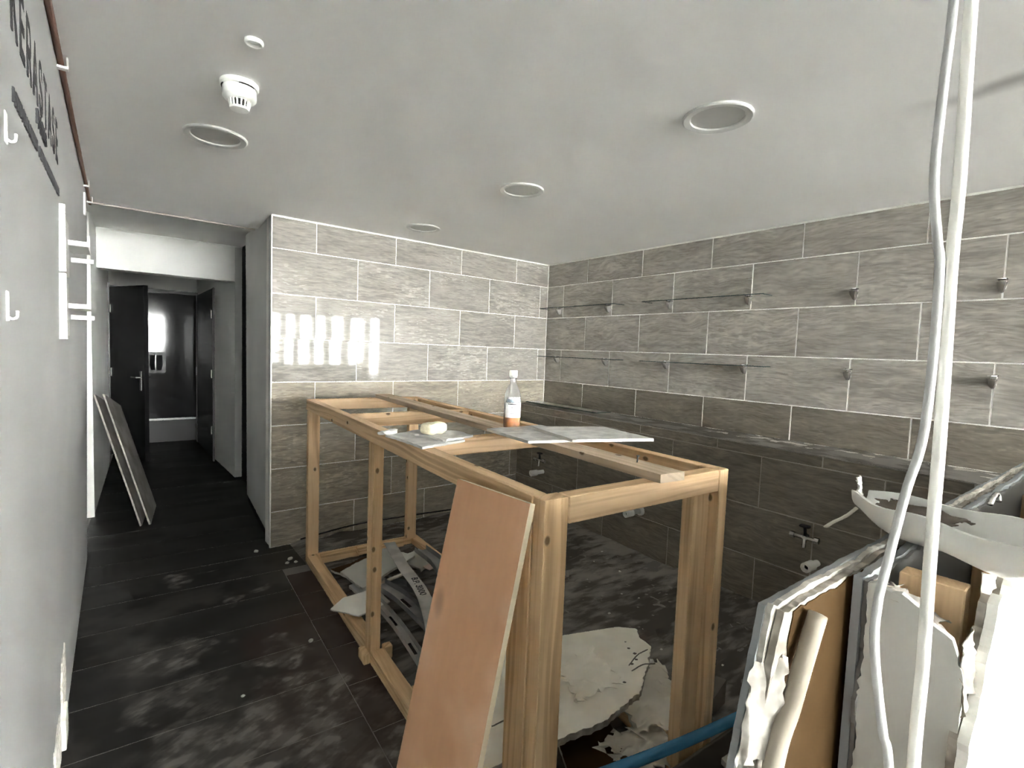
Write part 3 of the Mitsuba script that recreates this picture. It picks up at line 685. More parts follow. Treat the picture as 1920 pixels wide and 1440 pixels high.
# pipe stubs on the ledge front
def stub(p, label, kind, L=0.13, d=(-1.0, 0.12, -0.03)):
    d = np.array(d, float); d /= np.linalg.norm(d); p = np.array(p, float)
    t = thing('pipe_stub', label, 'pipe')
    put('pipe', tube([p - d * .02, p + d * L * .6], .018, 16, 2), 'm_grey_paint' if kind else 'm_white_plastic', t, smooth=40)
    cap = lathe([(.014, -.035), (.026, -.035), (.026, .03), (.014, .03), (.014, -.035)], 24)
    ez = d; ex = np.cross(ez, (0, 0, 1.0)); ex /= np.linalg.norm(ex)
    put('collar', moved(cap, M=frame_matrix(p + d * (L * .6 + .03), ex, np.cross(ez, ex), ez)), 'm_white_plastic', t, smooth=40)
    put('bore', moved(lathe([(0, -.02), (.0145, -.02), (.0145, .012), (0, .012)], 20), M=frame_matrix(p + d * (L * .6 + .03), ex, np.cross(ez, ex), ez)), 'm_dark_gap', t)
    if kind: put('flange', moved(lathe([(.018, -.01), (.034, -.01), (.034, .01), (.018, .01), (.018, -.01)], 24), M=frame_matrix(p + d * .012, ex, np.cross(ez, ex), ez)), 'm_white_plastic', t, smooth=40)
stub((-0.345, -0.40, 0.36), 'white waste pipe stub low on the tiled wall, seen through the timber frame top', False, .10)
stub((-0.372, -1.50, 0.318), 'white waste pipe stub with two collars, seen below the front rail of the timber frame', True, .16)
stub((-0.416, -2.66, 0.36), 'white waste pipe stub just above the broken partition', False, .08)
def valve(p, label):
    t = thing('tap_valve', label, 'valve'); p = np.array(p, float)
    put('body', cat(tube([p + (0.02, 0, 0), p + (-.05, -.01, 0)], .012, 10, 2), tube([p + (-.035, .06, 0.0), p + (-.04, -.07, 0.0)], .010, 10, 2)), 'm_satin', t, smooth=40)
    put('handle', cat(tube([p + (-.04, -.01, 0), p + (-.04, -.005, .065)], .008, 8, 2), bx(p[0] - .055, p[0] - .025, p[1] - .03, p[1] + .02, p[2] + .055, p[2] + .068, .004)), 'm_black', t)
    for s_ in (-1, 1): put('nut', moved(trimesh.creation.cylinder(.017, .022, sections=6), M=frame_matrix(p + (-.038, s_ * .06 - .005, 0), (1, 0, 0), (0, 0, -1), (0, 1, 0))), 'm_satin', t)
    put('spout', tube([p + (-.04, -.005, 0), p + (-.05, -.01, -.02), p + (-.052, -.01, -.05)], .009, 10, 4), 'm_satin', t, smooth=40)
valve((-0.345, -0.40, 0.47), 'small metal valve above the pipe stub, seen through the timber frame top')
valve((-0.414, -2.60, 0.49), 'metal valve with dark handle on the tiled wall, left of the hanging cables')
# black cable along the foot of the back wall
one('black_cable', tube([(-2.30, -.05, .04), (-1.9, -.06, .075), (-1.5, -.10, .08), (-1.1, -.12, .07), (-.7, -.10, .05), (-.36, -.12, .02)], .006, 8, 8), 'm_cable_black', 'black cable trailing along the foot of the tiled back wall', 'cable', smooth=True)

# ------------------------------------------------------------------ timber frame
FO = np.array([-2.35, -0.329, 0.0]); EV = np.array([-0.066, -0.998, 0]); EU = np.array([0.998, -0.066, 0])
EV /= np.linalg.norm(EV); EU = np.array([-EV[1], EV[0], 0.0])
FM = frame_matrix(FO, EU, EV, (0, 0, 1))
def fb(u0, u1, v0, v1, z0, z1, c=.0025):
    m = bx(u0, u1, v0, v1, z0, z1, c).copy(); m.apply_transform(FM); m.invert() if m.volume < 0 else None; return m
def fp(u, v, z): return FO + EU * u + EV * v + np.array([0, 0, z])
H = 1.065
wf = thing('timber_counter', 'large unfinished pine counter frame standing on the rough floor', 'counter')
P = lambda n_, m_, mat: put(n_, m_, mat, wf)
P('post', fb(0.0, .070, .018, .063, 0.0, H - .072), 'm_pine_z')
P('post', fb(.660, .730, .070, .115, 0.055, H - .072), 'm_pine_z')
P('post', fb(0.002, .077, 2.422, 2.470, 0.0, H), 'm_pine_z')
P('post', fb(0.0, .052, 2.33, 2.419, 0.0, H - .072), 'm_pine_z')
P('post', fb(.716, .762, 2.392, 2.472, 0.0, H), 'm_pine_z')
P('post', fb(.632, .7145, 2.395, 2.440, 0.0, H - .073), 'm_pine_z')
P('post', fb(0.0, .046, 1.205, 1.275, 0.0, H - .072), 'm_pine_z')
P('rail', fb(0.0, .046, 0.0, 2.420, H - .070, H), 'm_pine_v')
P('rail', fb(.716, .762, 0.0, 2.390, H - .070, H), 'm_pine_v')
P('rail', fb(.048, .714, 0.0, .046, H - .070, H), 'm_pine_u')
P('rail', fb(.079, .7145, 2.424, 2.470, H - .070, H), 'm_pine_u')
P('crosspiece', fb(.048, .714, .772, .818, H - .070, H - .001), 'm_pine_u')
P('crosspiece', fb(.048, .714, 1.585, 1.631, H - .070, H - .001), 'm_pine_u')
P('bottom_rail', fb(-.001, .062, .065, 1.203, 0.0, .055), 'm_pine_v')
P('bottom_rail', fb(-.001, .062, 1.277, 2.328, 0.0, .055), 'm_pine_v')
P('bottom_rail', fb(.700, .762, .02, 2.390, 0.0, .055), 'm_pine_v')
P('bottom_rail', fb(.072, .698, .05, .113, 0.0, .055), 'm_pine_u')
P('bottom_crosspiece', fb(.064, .698, 1.585, 1.648, 0.0, .055), 'm_pine_u')
P('block', fb(.062, .10, 1.25, 1.29, 0.0, .06), 'm_pine_z')
P('block', fb(-.030, -.001, 1.20, 1.28, 0.0, .045), 'm_pine_z')
P('block', fb(.30, .62, .115, .165, 0.03, .075), 'm_pine_u')
# plank lying on the frame
tp = thing('timber_plank', 'dusty plank lying lengthwise on top of the timber frame', 'plank')
pk = hull([fp(u, v, z) for (u, v) in ((.445, .02), (.545, .02), (.492, 2.50), (.395, 2.492)) for z in (H + .0005, H + .0255)])
put('plank', pk, 'm_pine_plank', tp)
sc = fp(.456, 2.352, H + .025)
put('screw', cat(tube([sc, sc + (0.004, 0, .02)], .0022, 6, 2), moved(trimesh.creation.cylinder(.005, .003, sections=10), sc + (0.004, 0, .021))), 'm_dim', tp)
for (u0, u1, v0) in ((.55, .714, .80), (.56, .714, .10)):
    P('spacer', fb(u0, u1, v0 - .03, v0 + .05, H - .045, H - .003) if v0 > .5 else fb(u0, u1, v0 - .03, v0 + .03, H - .045, H - .002), 'm_pine_u')

# plywood board leaning on the frame
pb = thing('plywood_board', 'reddish plywood board leaning against the near end of the timber frame', 'board')
T1 = fp(-.0145, 2.089, 1.031); T2 = fp(-.0145, 2.451, 1.054)
Bf = -EU * .214
B1 = T1 + Bf; B1[2] = 0.0; B2 = T2 + Bf; B2[2] = 0.0
w1 = (T2 - T1); w1 /= np.linalg.norm(w1); hh = (B1 - T1); nn = np.cross(w1, hh); nn /= np.linalg.norm(nn)
if nn @ EU > 0: nn = -nn
th = 0.016
def slab8(c4, t): return hull([*c4, *[c + nn * t for c in c4]])
put('face_veneer', slab8([T1 + nn * (th - .001), T2 + nn * (th - .001), B2 + nn * (th - .001), B1 + nn * (th - .001)], .001), 'm_ply', pb)
k = put('core', slab8([T1, T2, B2, B1], th - .001), 'm_ply_edge', pb); part(k, 'pale bare plywood edge')

# things on the frame: tile offcuts, sponge, bottle
def flat_piece(name, label, catg, uv, z, th, mat, parent_label=None, edge=None, sd=0, amp=.002, edges=None, top=None):
    t = thing(name, label, catg)
    g = ragged(uv, 0.012, amp, sd, edges)
    m = plate(g, th - .0012); m2 = plate(g.buffer(-.0006), .0012)
    for mm, zz, ma, nm_ in ((m, z, edge or mat, 'body'), (m2, z + th - .0012, top or mat, 'top_face')):
        q = moved(mm, M=frame_matrix(FO + (0, 0, zz), EU, EV, (0, 0, 1)))
        if q.volume < 0: q.invert()
        put(nm_, q, ma, t)
    return t
flat_piece('tile_offcut', 'grey-topped plasterboard offcut under the bottle side of the frame', 'offcut', [(.335, 1.66), (.615, 1.66), (.62, 2.03), (.325, 1.96)], H + .0262, .010, 'm_tile_white', sd=2, amp=.001, top='m_tile_dust')
flat_piece('tile_offcut', 'plasterboard offcut overlapping the other and hanging over the frame edge', 'offcut', [(.50, 1.74), (.80, 1.86), (.765, 2.16), (.455, 2.05)], H + .0368, .011, 'm_tile_white', sd=4, amp=.0015, top='m_tile_dust')
flat_piece('tile_offcut', 'white tile piece under the sponge on the left rail of the frame', 'offcut', [(-.035, 1.50), (.14, 1.44), (.20, 1.72), (-.01, 1.79)], H + .001, .009, 'm_tile_white', sd=6, amp=.004, top='m_tile_dust')
flat_piece('tile_offcut', 'broken tile corner beside the sponge, lying on the cross timber', 'offcut', [(.05, 1.55), (.24, 1.56), (.26, 1.68), (.11, 1.74)], H + .0105, .008, 'm_tile_white', sd=8, amp=.006, top='m_tile_dust')
fl = thing('plaster_flake', 'small white curled flakes at the end of the tile piece by the sponge', 'flakes')
put('flake', moved(lump(.022, 3, 2, (1.3, .7, .5)), fp(-.012, 1.50, H + .019)), 'm_tile_white', fl, smooth=True)
put('flake', moved(lump(.015, 6, 2, (1.4, .6, .5)), fp(-.03, 1.45, H + .008)), 'm_tile_white', fl, smooth=True)
sp = trimesh.creation.box((0.11, 0.065, 0.045)); 
for _ in range(4): sp = sp.subdivide()
v = sp.vertices; r_ = .018; half = np.array([.055, .0325, .0225]) - r_
cl = np.clip(v, -half, half); dlt = v - cl; ln = np.linalg.norm(dlt, axis=1)[:, None]; v = cl + np.where(ln > 0, dlt / np.maximum(ln, 1e-9) * r_, 0)
v = v + (meshkit.fbm(v * 45, 3, 4) - .5)[:, None] * .007
sp.vertices = v
one('sponge', moved(sp, M=frame_matrix(fp(.125, 1.60, H + .0415), (.93, .37, 0), (-.37, .93, 0), (0, 0, 1))), 'm_sponge', 'pale yellow sponge lying on a tile piece on the frame', 'sponge', smooth=True)
# bottle
bt = thing('bottle', 'clear plastic bottle with amber liquid and white label, on top of the frame', 'bottle')
bp = fp(.478, 1.632, H + .0262)
prof = [(0, .001), (.031, .0), (.035, .004), (.036, .010), (.036, .125), (.035, .135), (.031, .155), (.022, .178), (.014, .192), (.0125, .200), (.0125, .212), (.016, .213), (.016, .216), (.0125, .217), (.0125, .226), (0, .226)]
put('shell', moved(lathe(prof, 40), bp), 'm_bottle', bt, smooth=40)
k = put('liquid', moved(lathe([(0, .003), (.030, .003), (.0345, .008), (.0345, .046), (0, .046)], 40), bp), 'm_amber', bt, smooth=40); part(k, 'amber liquid in the bottom')
def wrap(r, z0, z1, a0, a1, thk=.0006):
    g = np.linspace(a0, a1, 24); V = []
    for rr_ in (r, r + thk):
        for z in (z0, z1): V += [(rr_ * math.cos(t), rr_ * math.sin(t), z) for t in g]
    n_ = len(g); Fc = []
    for i in range(n_ - 1):
        for A, B in ((2 * n_, 3 * n_), (n_, 0), (0, 2 * n_), (3 * n_, n_)):
            Fc += [(A + i, A + i + 1, B + i + 1), (A + i, B + i + 1, B + i)]
    m = trimesh.Trimesh(np.array(V), Fc, process=False); trimesh.repair.fix_normals(m); return m
aim = math.atan2(CAM[1] - bp[1], CAM[0] - bp[0]) + 0.25
k = put('label', moved(wrap(.0364, .048, .112, aim - 1.15, aim + 1.15), bp), 'm_label', bt, smooth=40); part(k, 'white printed label')
put('label_band', moved(wrap(.0363, .114, .126, aim - .95, aim + .95), bp), 'm_label_blue', bt, smooth=40)
put('shoulder_label', moved(wrap(.0361, .127, .136, aim - .8, aim + .8, .0005), bp), 'm_label', bt, smooth=40)
put('print', cat(*[moved(wrap(.0370, z, z + h_, aim + a0_, aim + a1_, .0003), bp) for z, h_, a0_, a1_ in ((.104, .004, -.75, .25), (.094, .0015, -.4, .3), (.090, .0015, -.4, .2), (.084, .0015, -.4, .35), (.080, .0015, -.4, .1), (.072, .0015, -.4, .3), (.066, .0015, -.4, .25), (.054, .006, .75, .9))]), 'm_ink', bt)
k = put('cap', moved(lathe([(0, .224), (.0175, .224), (.0178, .226), (.0178, .246), (.0165, .248), (0, .248)], 32), bp), 'm_white_plastic', bt, smooth=40); part(k, 'white screw cap')
put('cap_ring', moved(lathe([(.0126, .218), (.0165, .218), (.0165, .222), (.0126, .222), (.0126, .218)], 32), bp), 'm_white_plastic', bt, smooth=40)

# ------------------------------------------------------------------ rubble in and around the frame
def board_piece(name, label, catg, corners, th, mat, core='m_gyp_core', sd=0, amp=.006, edges=None, step=.015):
    """flat board through 3-D corners (first three span its plane)"""
    c = np.asarray(corners, float); o = c[0]; ex = c[1] - o; ex /= np.linalg.norm(ex); N = np.cross(ex, c[-1] - o); N /= np.linalg.norm(N)
    if N[2] < 0: N = -N
    ey = np.cross(N, ex); p2 = [((q - o) @ ex, (q - o) @ ey) for q in c]
    g = ragged(p2, step, amp, sd, edges); t = thing(name, label, catg)
    put('core', moved(plate(g, th), M=frame_matrix(o - N * th, ex, ey, N)), core, t)
    put('paper_face', moved(plate(ragged(p2, step, amp, sd, edges), .0012), M=frame_matrix(o, ex, ey, N)), mat, t)
    return t, (o, ex, ey, N)
slab, fr_ = board_piece('plaster_slab', 'large broken plaster slab lying on the rubble under the front of the frame', 'slab',
    [(-2.060, -2.117, .215), (-1.56, -2.275, .20), (-1.50, -2.33, .195), (-1.575, -2.47, .195), (-1.70, -2.545, .195), (-1.87, -2.635, .20), (-2.08, -2.655, .215), (-2.30, -2.625, .235), (-2.56, -2.60, .245), (-2.46, -2.30, .235)], .022, 'm_slab', 'm_gypsum', 3, .006, edges=(2, 3, 4, 5, 6, 7, 8), step=.014)
o_, ex_, ey_, N_ = fr_
def on_slab(x, y, dz=0.002):
    z = o_[2] - (N_[0] * (x - o_[0]) + N_[1] * (y - o_[1])) / N_[2]; return np.array([x, y, z + dz])
part(put('loose_paper', crumple([on_slab(-2.02, -2.37), on_slab(-1.80, -2.34), on_slab(-1.87, -2.55), on_slab(-2.10, -2.55)], 22, .030, 4, .002, 3.0), 'm_slab', slab, smooth=True), 'torn paper bulging from the slab')
put('loose_paper', crumple([on_slab(-2.20, -2.24), on_slab(-2.10, -2.24), on_slab(-2.13, -2.40), on_slab(-2.26, -2.40)], 14, .018, 9, .002, 3.0), 'm_slab', slab, smooth=True)
for (x, y, r) in ((-1.66, -2.42, .006), (-1.67, -2.46, .007), (-1.70, -2.49, .006), (-1.74, -2.50, .007), (-1.63, -2.38, .004), (-2.38, -2.53, .007), (-1.86, -2.56, .006)):
    put('screw_hole', moved(lump(r, int(-x * 100), 1, (1.2, 1, .12)), on_slab(x, y, .0012)), 'm_dark_board', slab)
for i, (a, b) in enumerate((((-1.60, -2.47), (-1.76, -2.50)), ((-1.66, -2.55), (-1.78, -2.53)), ((-2.30, -2.50), (-2.40, -2.47)))):
    pa, pb_ = on_slab(*a, .001), on_slab(*b, .001); mid = (pa + pb_) / 2 + np.array([.01, .012, 0])
    put('crack', tube([pa, mid, pb_], [.004] * 9 + [.003] * 8 if False else .0025, 6, 8), 'm_dark_board', slab)

board_piece('plaster_slab', 'brown-faced board lying flat under the large plaster slab, by the front post', 'slab',
    [(-2.15, -2.52, .10), (-1.93, -2.56, .09), (-2.02, -2.80, .085), (-2.30, -2.80, .09)], .012, 'm_brown_paper', 'm_gyp_core', 5, .004)
one('torn_paper', crumple([(-1.80, -2.47, .13), (-1.55, -2.48, .12), (-1.60, -2.70, .07), (-1.92, -2.66, .08)], 26, .055, 11, .002, 3.2), 'm_paper', 'crumpled torn paper hanging below the right end of the large plaster slab', 'paper', smooth=True)
one('torn_paper', crumple([(-2.05, -2.60, .10), (-1.78, -2.62, .08), (-1.78, -2.78, .05), (-2.05, -2.76, .07)], 26, .05, 17, .002, 3.5), 'm_paper', 'folded torn paper between the blue pipe and the large plaster slab', 'paper', smooth=True)
board_piece('plaster_slab', 'small white plaster piece to the right of the blue pipe', 'slab', [(-1.72, -2.86, .07), (-1.50, -2.86, .06), (-1.50, -3.05, .07), (-1.75, -3.08, .08)], .02, 'm_slab', 'm_gypsum', 15, .006)
one('blue_pipe', tube([tuple(CAM + (np.array(q) - CAM) * .955) for q in ((-2.26, -2.735, .175), (-1.86, -2.82, .165), (-1.40, -2.895, .155))], .0165, 20, 6), 'm_blue_pipe', 'blue plastic pipe lying across the rubble in front of the frame', 'pipe', smooth=40)
one('dark_offcut', quadbox((-2.02, -2.852), (-1.38, -2.893), 0.010, 0.012, .150, .002), 'm_dark_board', 'dark brown board standing on edge right behind the blue pipe', 'offcut')
one('dark_offcut', hull([(-1.66, -2.68, .02), (-1.62, -2.72, .02), (-1.40, -2.66, .02), (-1.38, -2.70, .02), (-1.66, -2.68, .05), (-1.62, -2.72, .05), (-1.40, -2.66, .12), (-1.38, -2.70, .12)]), 'm_dark_board', 'dark brown wedge-shaped offcut rising between the blue pipe and the near right post', 'offcut')
# inside the frame
board_piece('plasterboard_offcut', 'pale square plasterboard offcut lying inside the far end of the frame', 'offcut', [(-2.30, -.84, .10), (-1.96, -.70, .12), (-1.86, -.92, .12), (-2.27, -1.10, .10)], .0125, 'm_board_pale', 'm_gyp_core', 21, .003)
board_piece('plasterboard_offcut', 'white plasterboard offcut beside the far left post of the frame', 'offcut', [(-2.30, -.98, .075), (-2.10, -.93, .075), (-2.08, -1.14, .07), (-2.28, -1.20, .07)], .0125, 'm_board_pale', 'm_gyp_core', 22, .003)
board_piece('plasterboard_offcut', 'pointed white sheet resting on the left bottom rail of the frame', 'offcut', [(-2.47, -1.18, .075), (-2.38, -1.11, .08), (-2.20, -1.12, .085), (-2.20, -1.30, .085), (-2.38, -1.33, .08)], .006, 'm_board_white', 'm_gyp_core', 23, .002)
board_piece('plasterboard_offcut', 'white scrap by the right bottom rail at the far end of the frame', 'offcut', [(-1.93, -.80, .075), (-1.73, -.72, .075), (-1.70, -.90, .07), (-1.87, -1.02, .07)], .01, 'm_board_pale', 'm_gyp_core', 24, .006)
board_piece('plasterboard_offcut', 'brown-backed scrap under the square offcut in the frame', 'offcut', [(-2.28, -.62, .03), (-2.02, -.56, .03), (-1.95, -.74, .03), (-2.22, -.82, .03)], .0125, 'm_brown_paper', 'm_gyp_core', 26, .004)
board_piece('plasterboard_offcut', 'pale scrap seen between the plywood board and the front post', 'offcut', [(-1.96, -1.62, .075), (-1.74, -1.60, .08), (-1.74, -1.86, .08), (-1.98, -1.88, .075)], .0125, 'm_board_pale', 'm_gyp_core', 27, .004)
board_piece('plasterboard_offcut', 'small pink scrap among the metal channels in the frame', 'offcut', [(-1.90, -1.10, .13), (-1.84, -1.08, .13), (-1.83, -1.14, .13), (-1.89, -1.16, .13)], .004, 'm_pink', 'm_pink', 28, .002)
def channel(label, pts, w, hgt, mat='m_galv', th=.0015, slots=(), text=None, nm_='metal_channel'):
    """U-shaped metal channel swept along pts (open side up)"""
    p = smooth_line(pts, 8); t = np.gradient(p, axis=0); t /= np.linalg.norm(t, axis=1)[:, None]
    prof = [(-w / 2, 0), (w / 2, 0), (w / 2, hgt), (w / 2 - th, hgt), (w / 2 - th, th), (-w / 2 + th, th), (-w / 2 + th, hgt), (-w / 2, hgt)]
    V, Fc = [], []; k_ = len(prof)
    for a, d in zip(p, t):
        s_ = np.cross(d, (0, 0, 1.0)); s_ /= np.linalg.norm(s_); u_ = np.cross(s_, d)
        V += [a + s_ * x + u_ * z for x, z in prof]
    for i in range(len(p) - 1):
        for j in range(k_):
            j2 = (j + 1) % k_; Fc += [(i * k_ + j, i * k_ + j2, (i + 1) * k_ + j2), (i * k_ + j, (i + 1) * k_ + j2, (i + 1) * k_ + j)]
    m = trimesh.Trimesh(np.array(V), Fc, process=False); trimesh.repair.fix_normals(m)
    tt = thing(nm_, label, 'metal channel'); put('profile', m, mat, tt)
    for s in slots:
        i = int(s * (len(p) - 2)); d = t[i]; s_ = np.cross(d, (0, 0, 1.0)); s_ /= np.linalg.norm(s_); u_ = np.cross(s_, d)
        put('slot', moved(bx(-.045, .045, -.008, .008, -.001, .0008), M=frame_matrix(p[i] + u_ * (th + .0004), d, s_ * -1 if np.cross(d, s_)[2] < 0 else s_, u_)), 'm_dark_gap', tt)
    return tt
def strip(label, pts, w, th, mat, text=False):
    p = smooth_line(pts, 8); t = np.gradient(p, axis=0); t /= np.linalg.norm(t, axis=1)[:, None]; V, Fc = [], []
    for a, d in zip(p, t):
        s_ = np.cross(d, (0, 0, 1.0)); s_ /= np.linalg.norm(s_); u_ = np.cross(s_, d)
        V += [a + s_ * x + u_ * z for x, z in ((-w / 2, 0), (w / 2, 0), (w / 2, th), (-w / 2, th))]
    for i in range(len(p) - 1):
        for j in range(4):
            j2 = (j + 1) % 4; Fc += [(i * 4 + j, i * 4 + j2, (i + 1) * 4 + j2), (i * 4 + j, (i + 1) * 4 + j2, (i + 1) * 4 + j)]
    e = (len(p) - 1) * 4; Fc += [(0, 2, 1), (0, 3, 2), (e, e + 1, e + 2), (e, e + 2, e + 3)]
    m = trimesh.Trimesh(np.array(V), Fc, process=False); trimesh.repair.fix_normals(m)
    tt = thing('metal_strip', label, 'metal strip'); put('strip', m, mat, tt); return tt, p, t
bs('m_strip', paint((0.34, 0.335, 0.32), (0.42, 0.41, 0.39), 18), 0.6, 0.4)
st, sp_, stt = strip('long pale bent strip with printed letters among the metal channels', [(-1.93, -.70, .15), (-1.977, -.878, .16), (-2.033, -1.115, .165), (-2.086, -1.424, .163), (-2.172, -1.679, .16), (-2.244, -1.84, .158), (-2.32, -2.0, .15)], .070, .002, 'm_strip')
# printed marking along the strip
lab = meshkit.text_mesh('B.P. 3000', .032, .0008, True); i0 = int(len(sp_) * .42)
d = stt[i0 + 4]; s_ = np.cross(d, (0, 0, 1.0)); s_ /= np.linalg.norm(s_); u_ = np.cross(s_, d)
put('printing', moved(lab, M=frame_matrix(sp_[i0] + u_ * .0035 + s_ * 0.006, d, -s_ if np.cross(d, -s_) @ u_ > 0 else s_, u_)), 'm_ink', st)
channel('galvanised channel with a dark slot, lying diagonally in the frame', [(-2.20, -1.16, .12), (-2.16, -1.40, .11), (-2.15, -1.85, .08)], .075, .028, slots=(.55,))
channel('narrow dusty channel nearest the left bottom rail, with torn holes', [(-2.26, -1.25, .085), (-2.27, -1.55, .078), (-2.31, -1.90, .07)], .045, .028, mat='m_strip', slots=(.45, .8))
channel('dark channel with a jagged end under the bent strip', [(-1.80, -.88, .13), (-1.82, -1.15, .13), (-1.93, -1.55, .10)], .080, .030)
channel('short channel crossing under the others in the frame', [(-2.10, -1.02, .05), (-1.86, -1.42, .05)], .07, .03, mat='m_galv')
strip('short pale batten across the rubble in the frame', [(-2.20, -1.10, .088), (-2.08, -1.07, .09), (-1.98, -1.05, .09)], .022, .008, 'm_paper')
channel('galvanised channel half hidden behind the plywood board', [(-2.02, -1.20, .09), (-2.03, -1.6, .08), (-2.08, -1.95, .06)], .07, .028)
# crumbs
rr = random.Random(21)
crumbs = [(-1.42, -2.36, .022), (-1.475, -2.33, .017), (-1.39, -2.10, .006), (-1.52, -2.42, .012), (-.60, -1.35, .008), (-1.22, -1.95, .008), (-1.02, -1.6, .007), (-2.60, -1.29, .010), (-2.58, -.03, .012), (-2.93, -1.52, .007), (-2.43, -.28, .014), (-2.46, -.33, .010), (-2.41, -.34, .009)]
for i in range(22): crumbs.append((rr.uniform(-1.75, -.75), rr.uniform(-2.6, -1.3), rr.uniform(.003, .009)))
for i, (x, y, r) in enumerate(crumbs):
    m = lump(r, i + 1, 1, (1.2, 1, .75), .4); zz = .014 if x > -2.3 else 0.0
    m = moved(m, (x, y, 0)); m.apply_translation((0, 0, zz - m.bounds[0][2] - .006 * (x > -2.3)))
    sp_lab = {0: 'larger pale plaster lump on the rough floor, right of the big plaster slab', 1: 'plaster lump beside the larger one, right of the big plaster slab', 7: 'pale crumb on the dark tiles beside the left bottom rail of the timber counter', 8: 'white scrap at the foot of the tiled wall corner, by the black skirting', 9: 'lone crumb in the middle of the dusty dark tiles'}
    one('plaster_crumb', m, 'm_tile_dust', sp_lab.get(i, 'small pale plaster crumb on the dark floor'), 'crumb', None if i in sp_lab else 'plaster crumbs scattered on the floor')

# ------------------------------------------------------------------ broken stud partition at the right
bpn = thing('partition_stub', 'broken waist-high plasterboard partition at the right, torn along its top', 'partition')
def vpanel(name, x0, x1, y0, y1, th, ztop, mat, sd, torn=(1, 2), amp=.006, z0=0.0, top_pts=None, step=.012, x0b=None):
    """upright sheet from (x0,y0) to (x1,y1), th measured towards -y, torn top / ends. edges: 0 bottom, 1 right end, 2 top, 3 left end"""
    a, b = np.array([x0, y0, 0.0]), np.array([x1, y1, 0.0]); L = np.linalg.norm(b - a); ex = (b - a) / L; ez = np.array([0, 0, 1.0]); n_ = np.cross(ex, ez)
    poly = [(0.0 if x0b is None else x0b, z0), (L, z0), (L, ztop)] + ([] if top_pts is None else top_pts) + [(0, ztop if top_pts is None or True else 0)]
    if top_pts is not None: poly = [(0.0 if x0b is None else x0b, z0), (L, z0)] + top_pts; tn = tuple(range(1, len(poly)))
    else: tn = torn
    g = ragged(poly, step, amp, sd, tn)
    return put(name, moved(plate(g, th), M=frame_matrix(a, ex, ez, n_)), mat, bpn)
# north skin: two boards with a gap, running to the tiled wall
vpanel('board', -2.612, -.44, -3.350, -3.415, .010, 1.08, 'm_board_grey', 31, (2, 3), .0012, x0b=-.285)
vpanel('gypsum_core', -2.606, -.44, -3.3605, -3.4255, .008, 1.083, 'm_gyp_core', 32, (2, 3), .003, x0b=-.285)
vpanel('gypsum_core', -2.600, -.44, -3.3705, -3.4355, .010, 1.076, 'm_gypsum', 33, (2, 3), .003, x0b=-.285)
k = vpanel('brown_paper', -2.575, -.44, -3.3815, -3.4465, .0015, 1.07, 'm_brown_paper', 34, (2, 3), .004, x0b=-.27); part(k, 'brown paper back of the plasterboard')
k = put('rolled_paper', tube([(-2.535, -3.400, 1.062), (-2.575, -3.400, 1.003), (-2.608, -3.400, .952), (-2.640, -3.398, .896), (-2.70, -3.398, .70), (-2.78, -3.396, .30)], .0125, 16, 8), 'm_roll', bpn, smooth=True); part(k, 'pale paper curling at the torn end')
put('torn_paper', crumple([(-2.640, -3.358, 1.005), (-2.596, -3.392, 1.015), (-2.640, -3.396, .90), (-2.676, -3.370, .88)], 14, .010, 3, .001, 3.0), 'm_gyp_core', bpn, smooth=True)
# end section: grey north face, pale end, white south face, stud inside
SX = -2.392
vpanel('board', SX, -.46, -3.398, -3.447, .0125, 1.083, 'm_board_grey', 41, (2,), .003)
vpanel('gypsum_core', SX + .003, -.46, -3.4115, -3.460, .006, 1.078, 'm_dim_grey', 42, (2, 3), .005)
def end_board():
    L = .120
    top = [(L, .985), (.105, 1.035), (.085, 1.045), (.060, 1.068), (.02, 1.078), (0.0, 1.078)]
    g = ragged([(0, 0), (L, 0)] + top, .010, .0025, 43, (2, 3, 4, 5, 6, 7))
    return moved(plate(g, .0125), M=frame_matrix((SX - .001, -3.4185, 0), (0, -1, 0), (0, 0, 1), (-1, 0, 0)).copy())
eb = end_board(); 
if eb.volume < 0: eb.invert()
k = put('end_panel', moved(eb, (0.012, 0, 0)), 'm_board_pale', bpn); part(k, 'pale grey end panel')
def south():
    top = [(1.9, 1.09), (.62, 1.09), (.40, 1.13), (.28, 1.11), (.20, 1.06), (.12, 1.075), (.06, .985), (.035, .93), (0, .90)]
    g = ragged([(0, 0), (1.9, 0)] + top, .012, .004, 44, tuple(range(2, 11)))
    return g
gs = south(); so = np.array([SX - .012, -3.540, 0]); dx_ = np.array([1.0, -.028, 0]); dx_ /= np.linalg.norm(dx_)
k = put('white_panel', moved(plate(gs, .0125), M=frame_matrix(so, dx_, (0, 0, 1), np.cross(dx_, (0, 0, 1)))), 'm_board_white', bpn); part(k, 'white painted outer face')
put('gypsum_core', moved(plate(ragged(list(gs.buffer(-.004).simplify(.004).exterior.coords)[:-1], .02, .002, 45), .010), M=frame_matrix(so - np.cross(dx_, (0, 0, 1)) * .0105, dx_, (0, 0, 1), np.cross(dx_, (0, 0, 1)))), 'm_gypsum', bpn)
for (x_, yq, w_, d_, zt) in ((-2.285, -3.432, .040, .085, 1.075), (-1.70, -3.44, .04, .085, 1.03), (-1.10, -3.455, .04, .085, 1.03)):
    k = put('stud', bx(x_, x_ + w_, yq - d_, yq, 0, zt, .002), 'm_pine_z', bpn)
put('torn_paper', crumple([(-2.392, -3.425, 1.08), (-2.30, -3.435, 1.055), (-2.30, -3.50, 1.02), (-2.392, -3.50, 1.03)], 14, .02, 13, .0015, 4.0), 'm_gypsum', bpn, smooth=True)
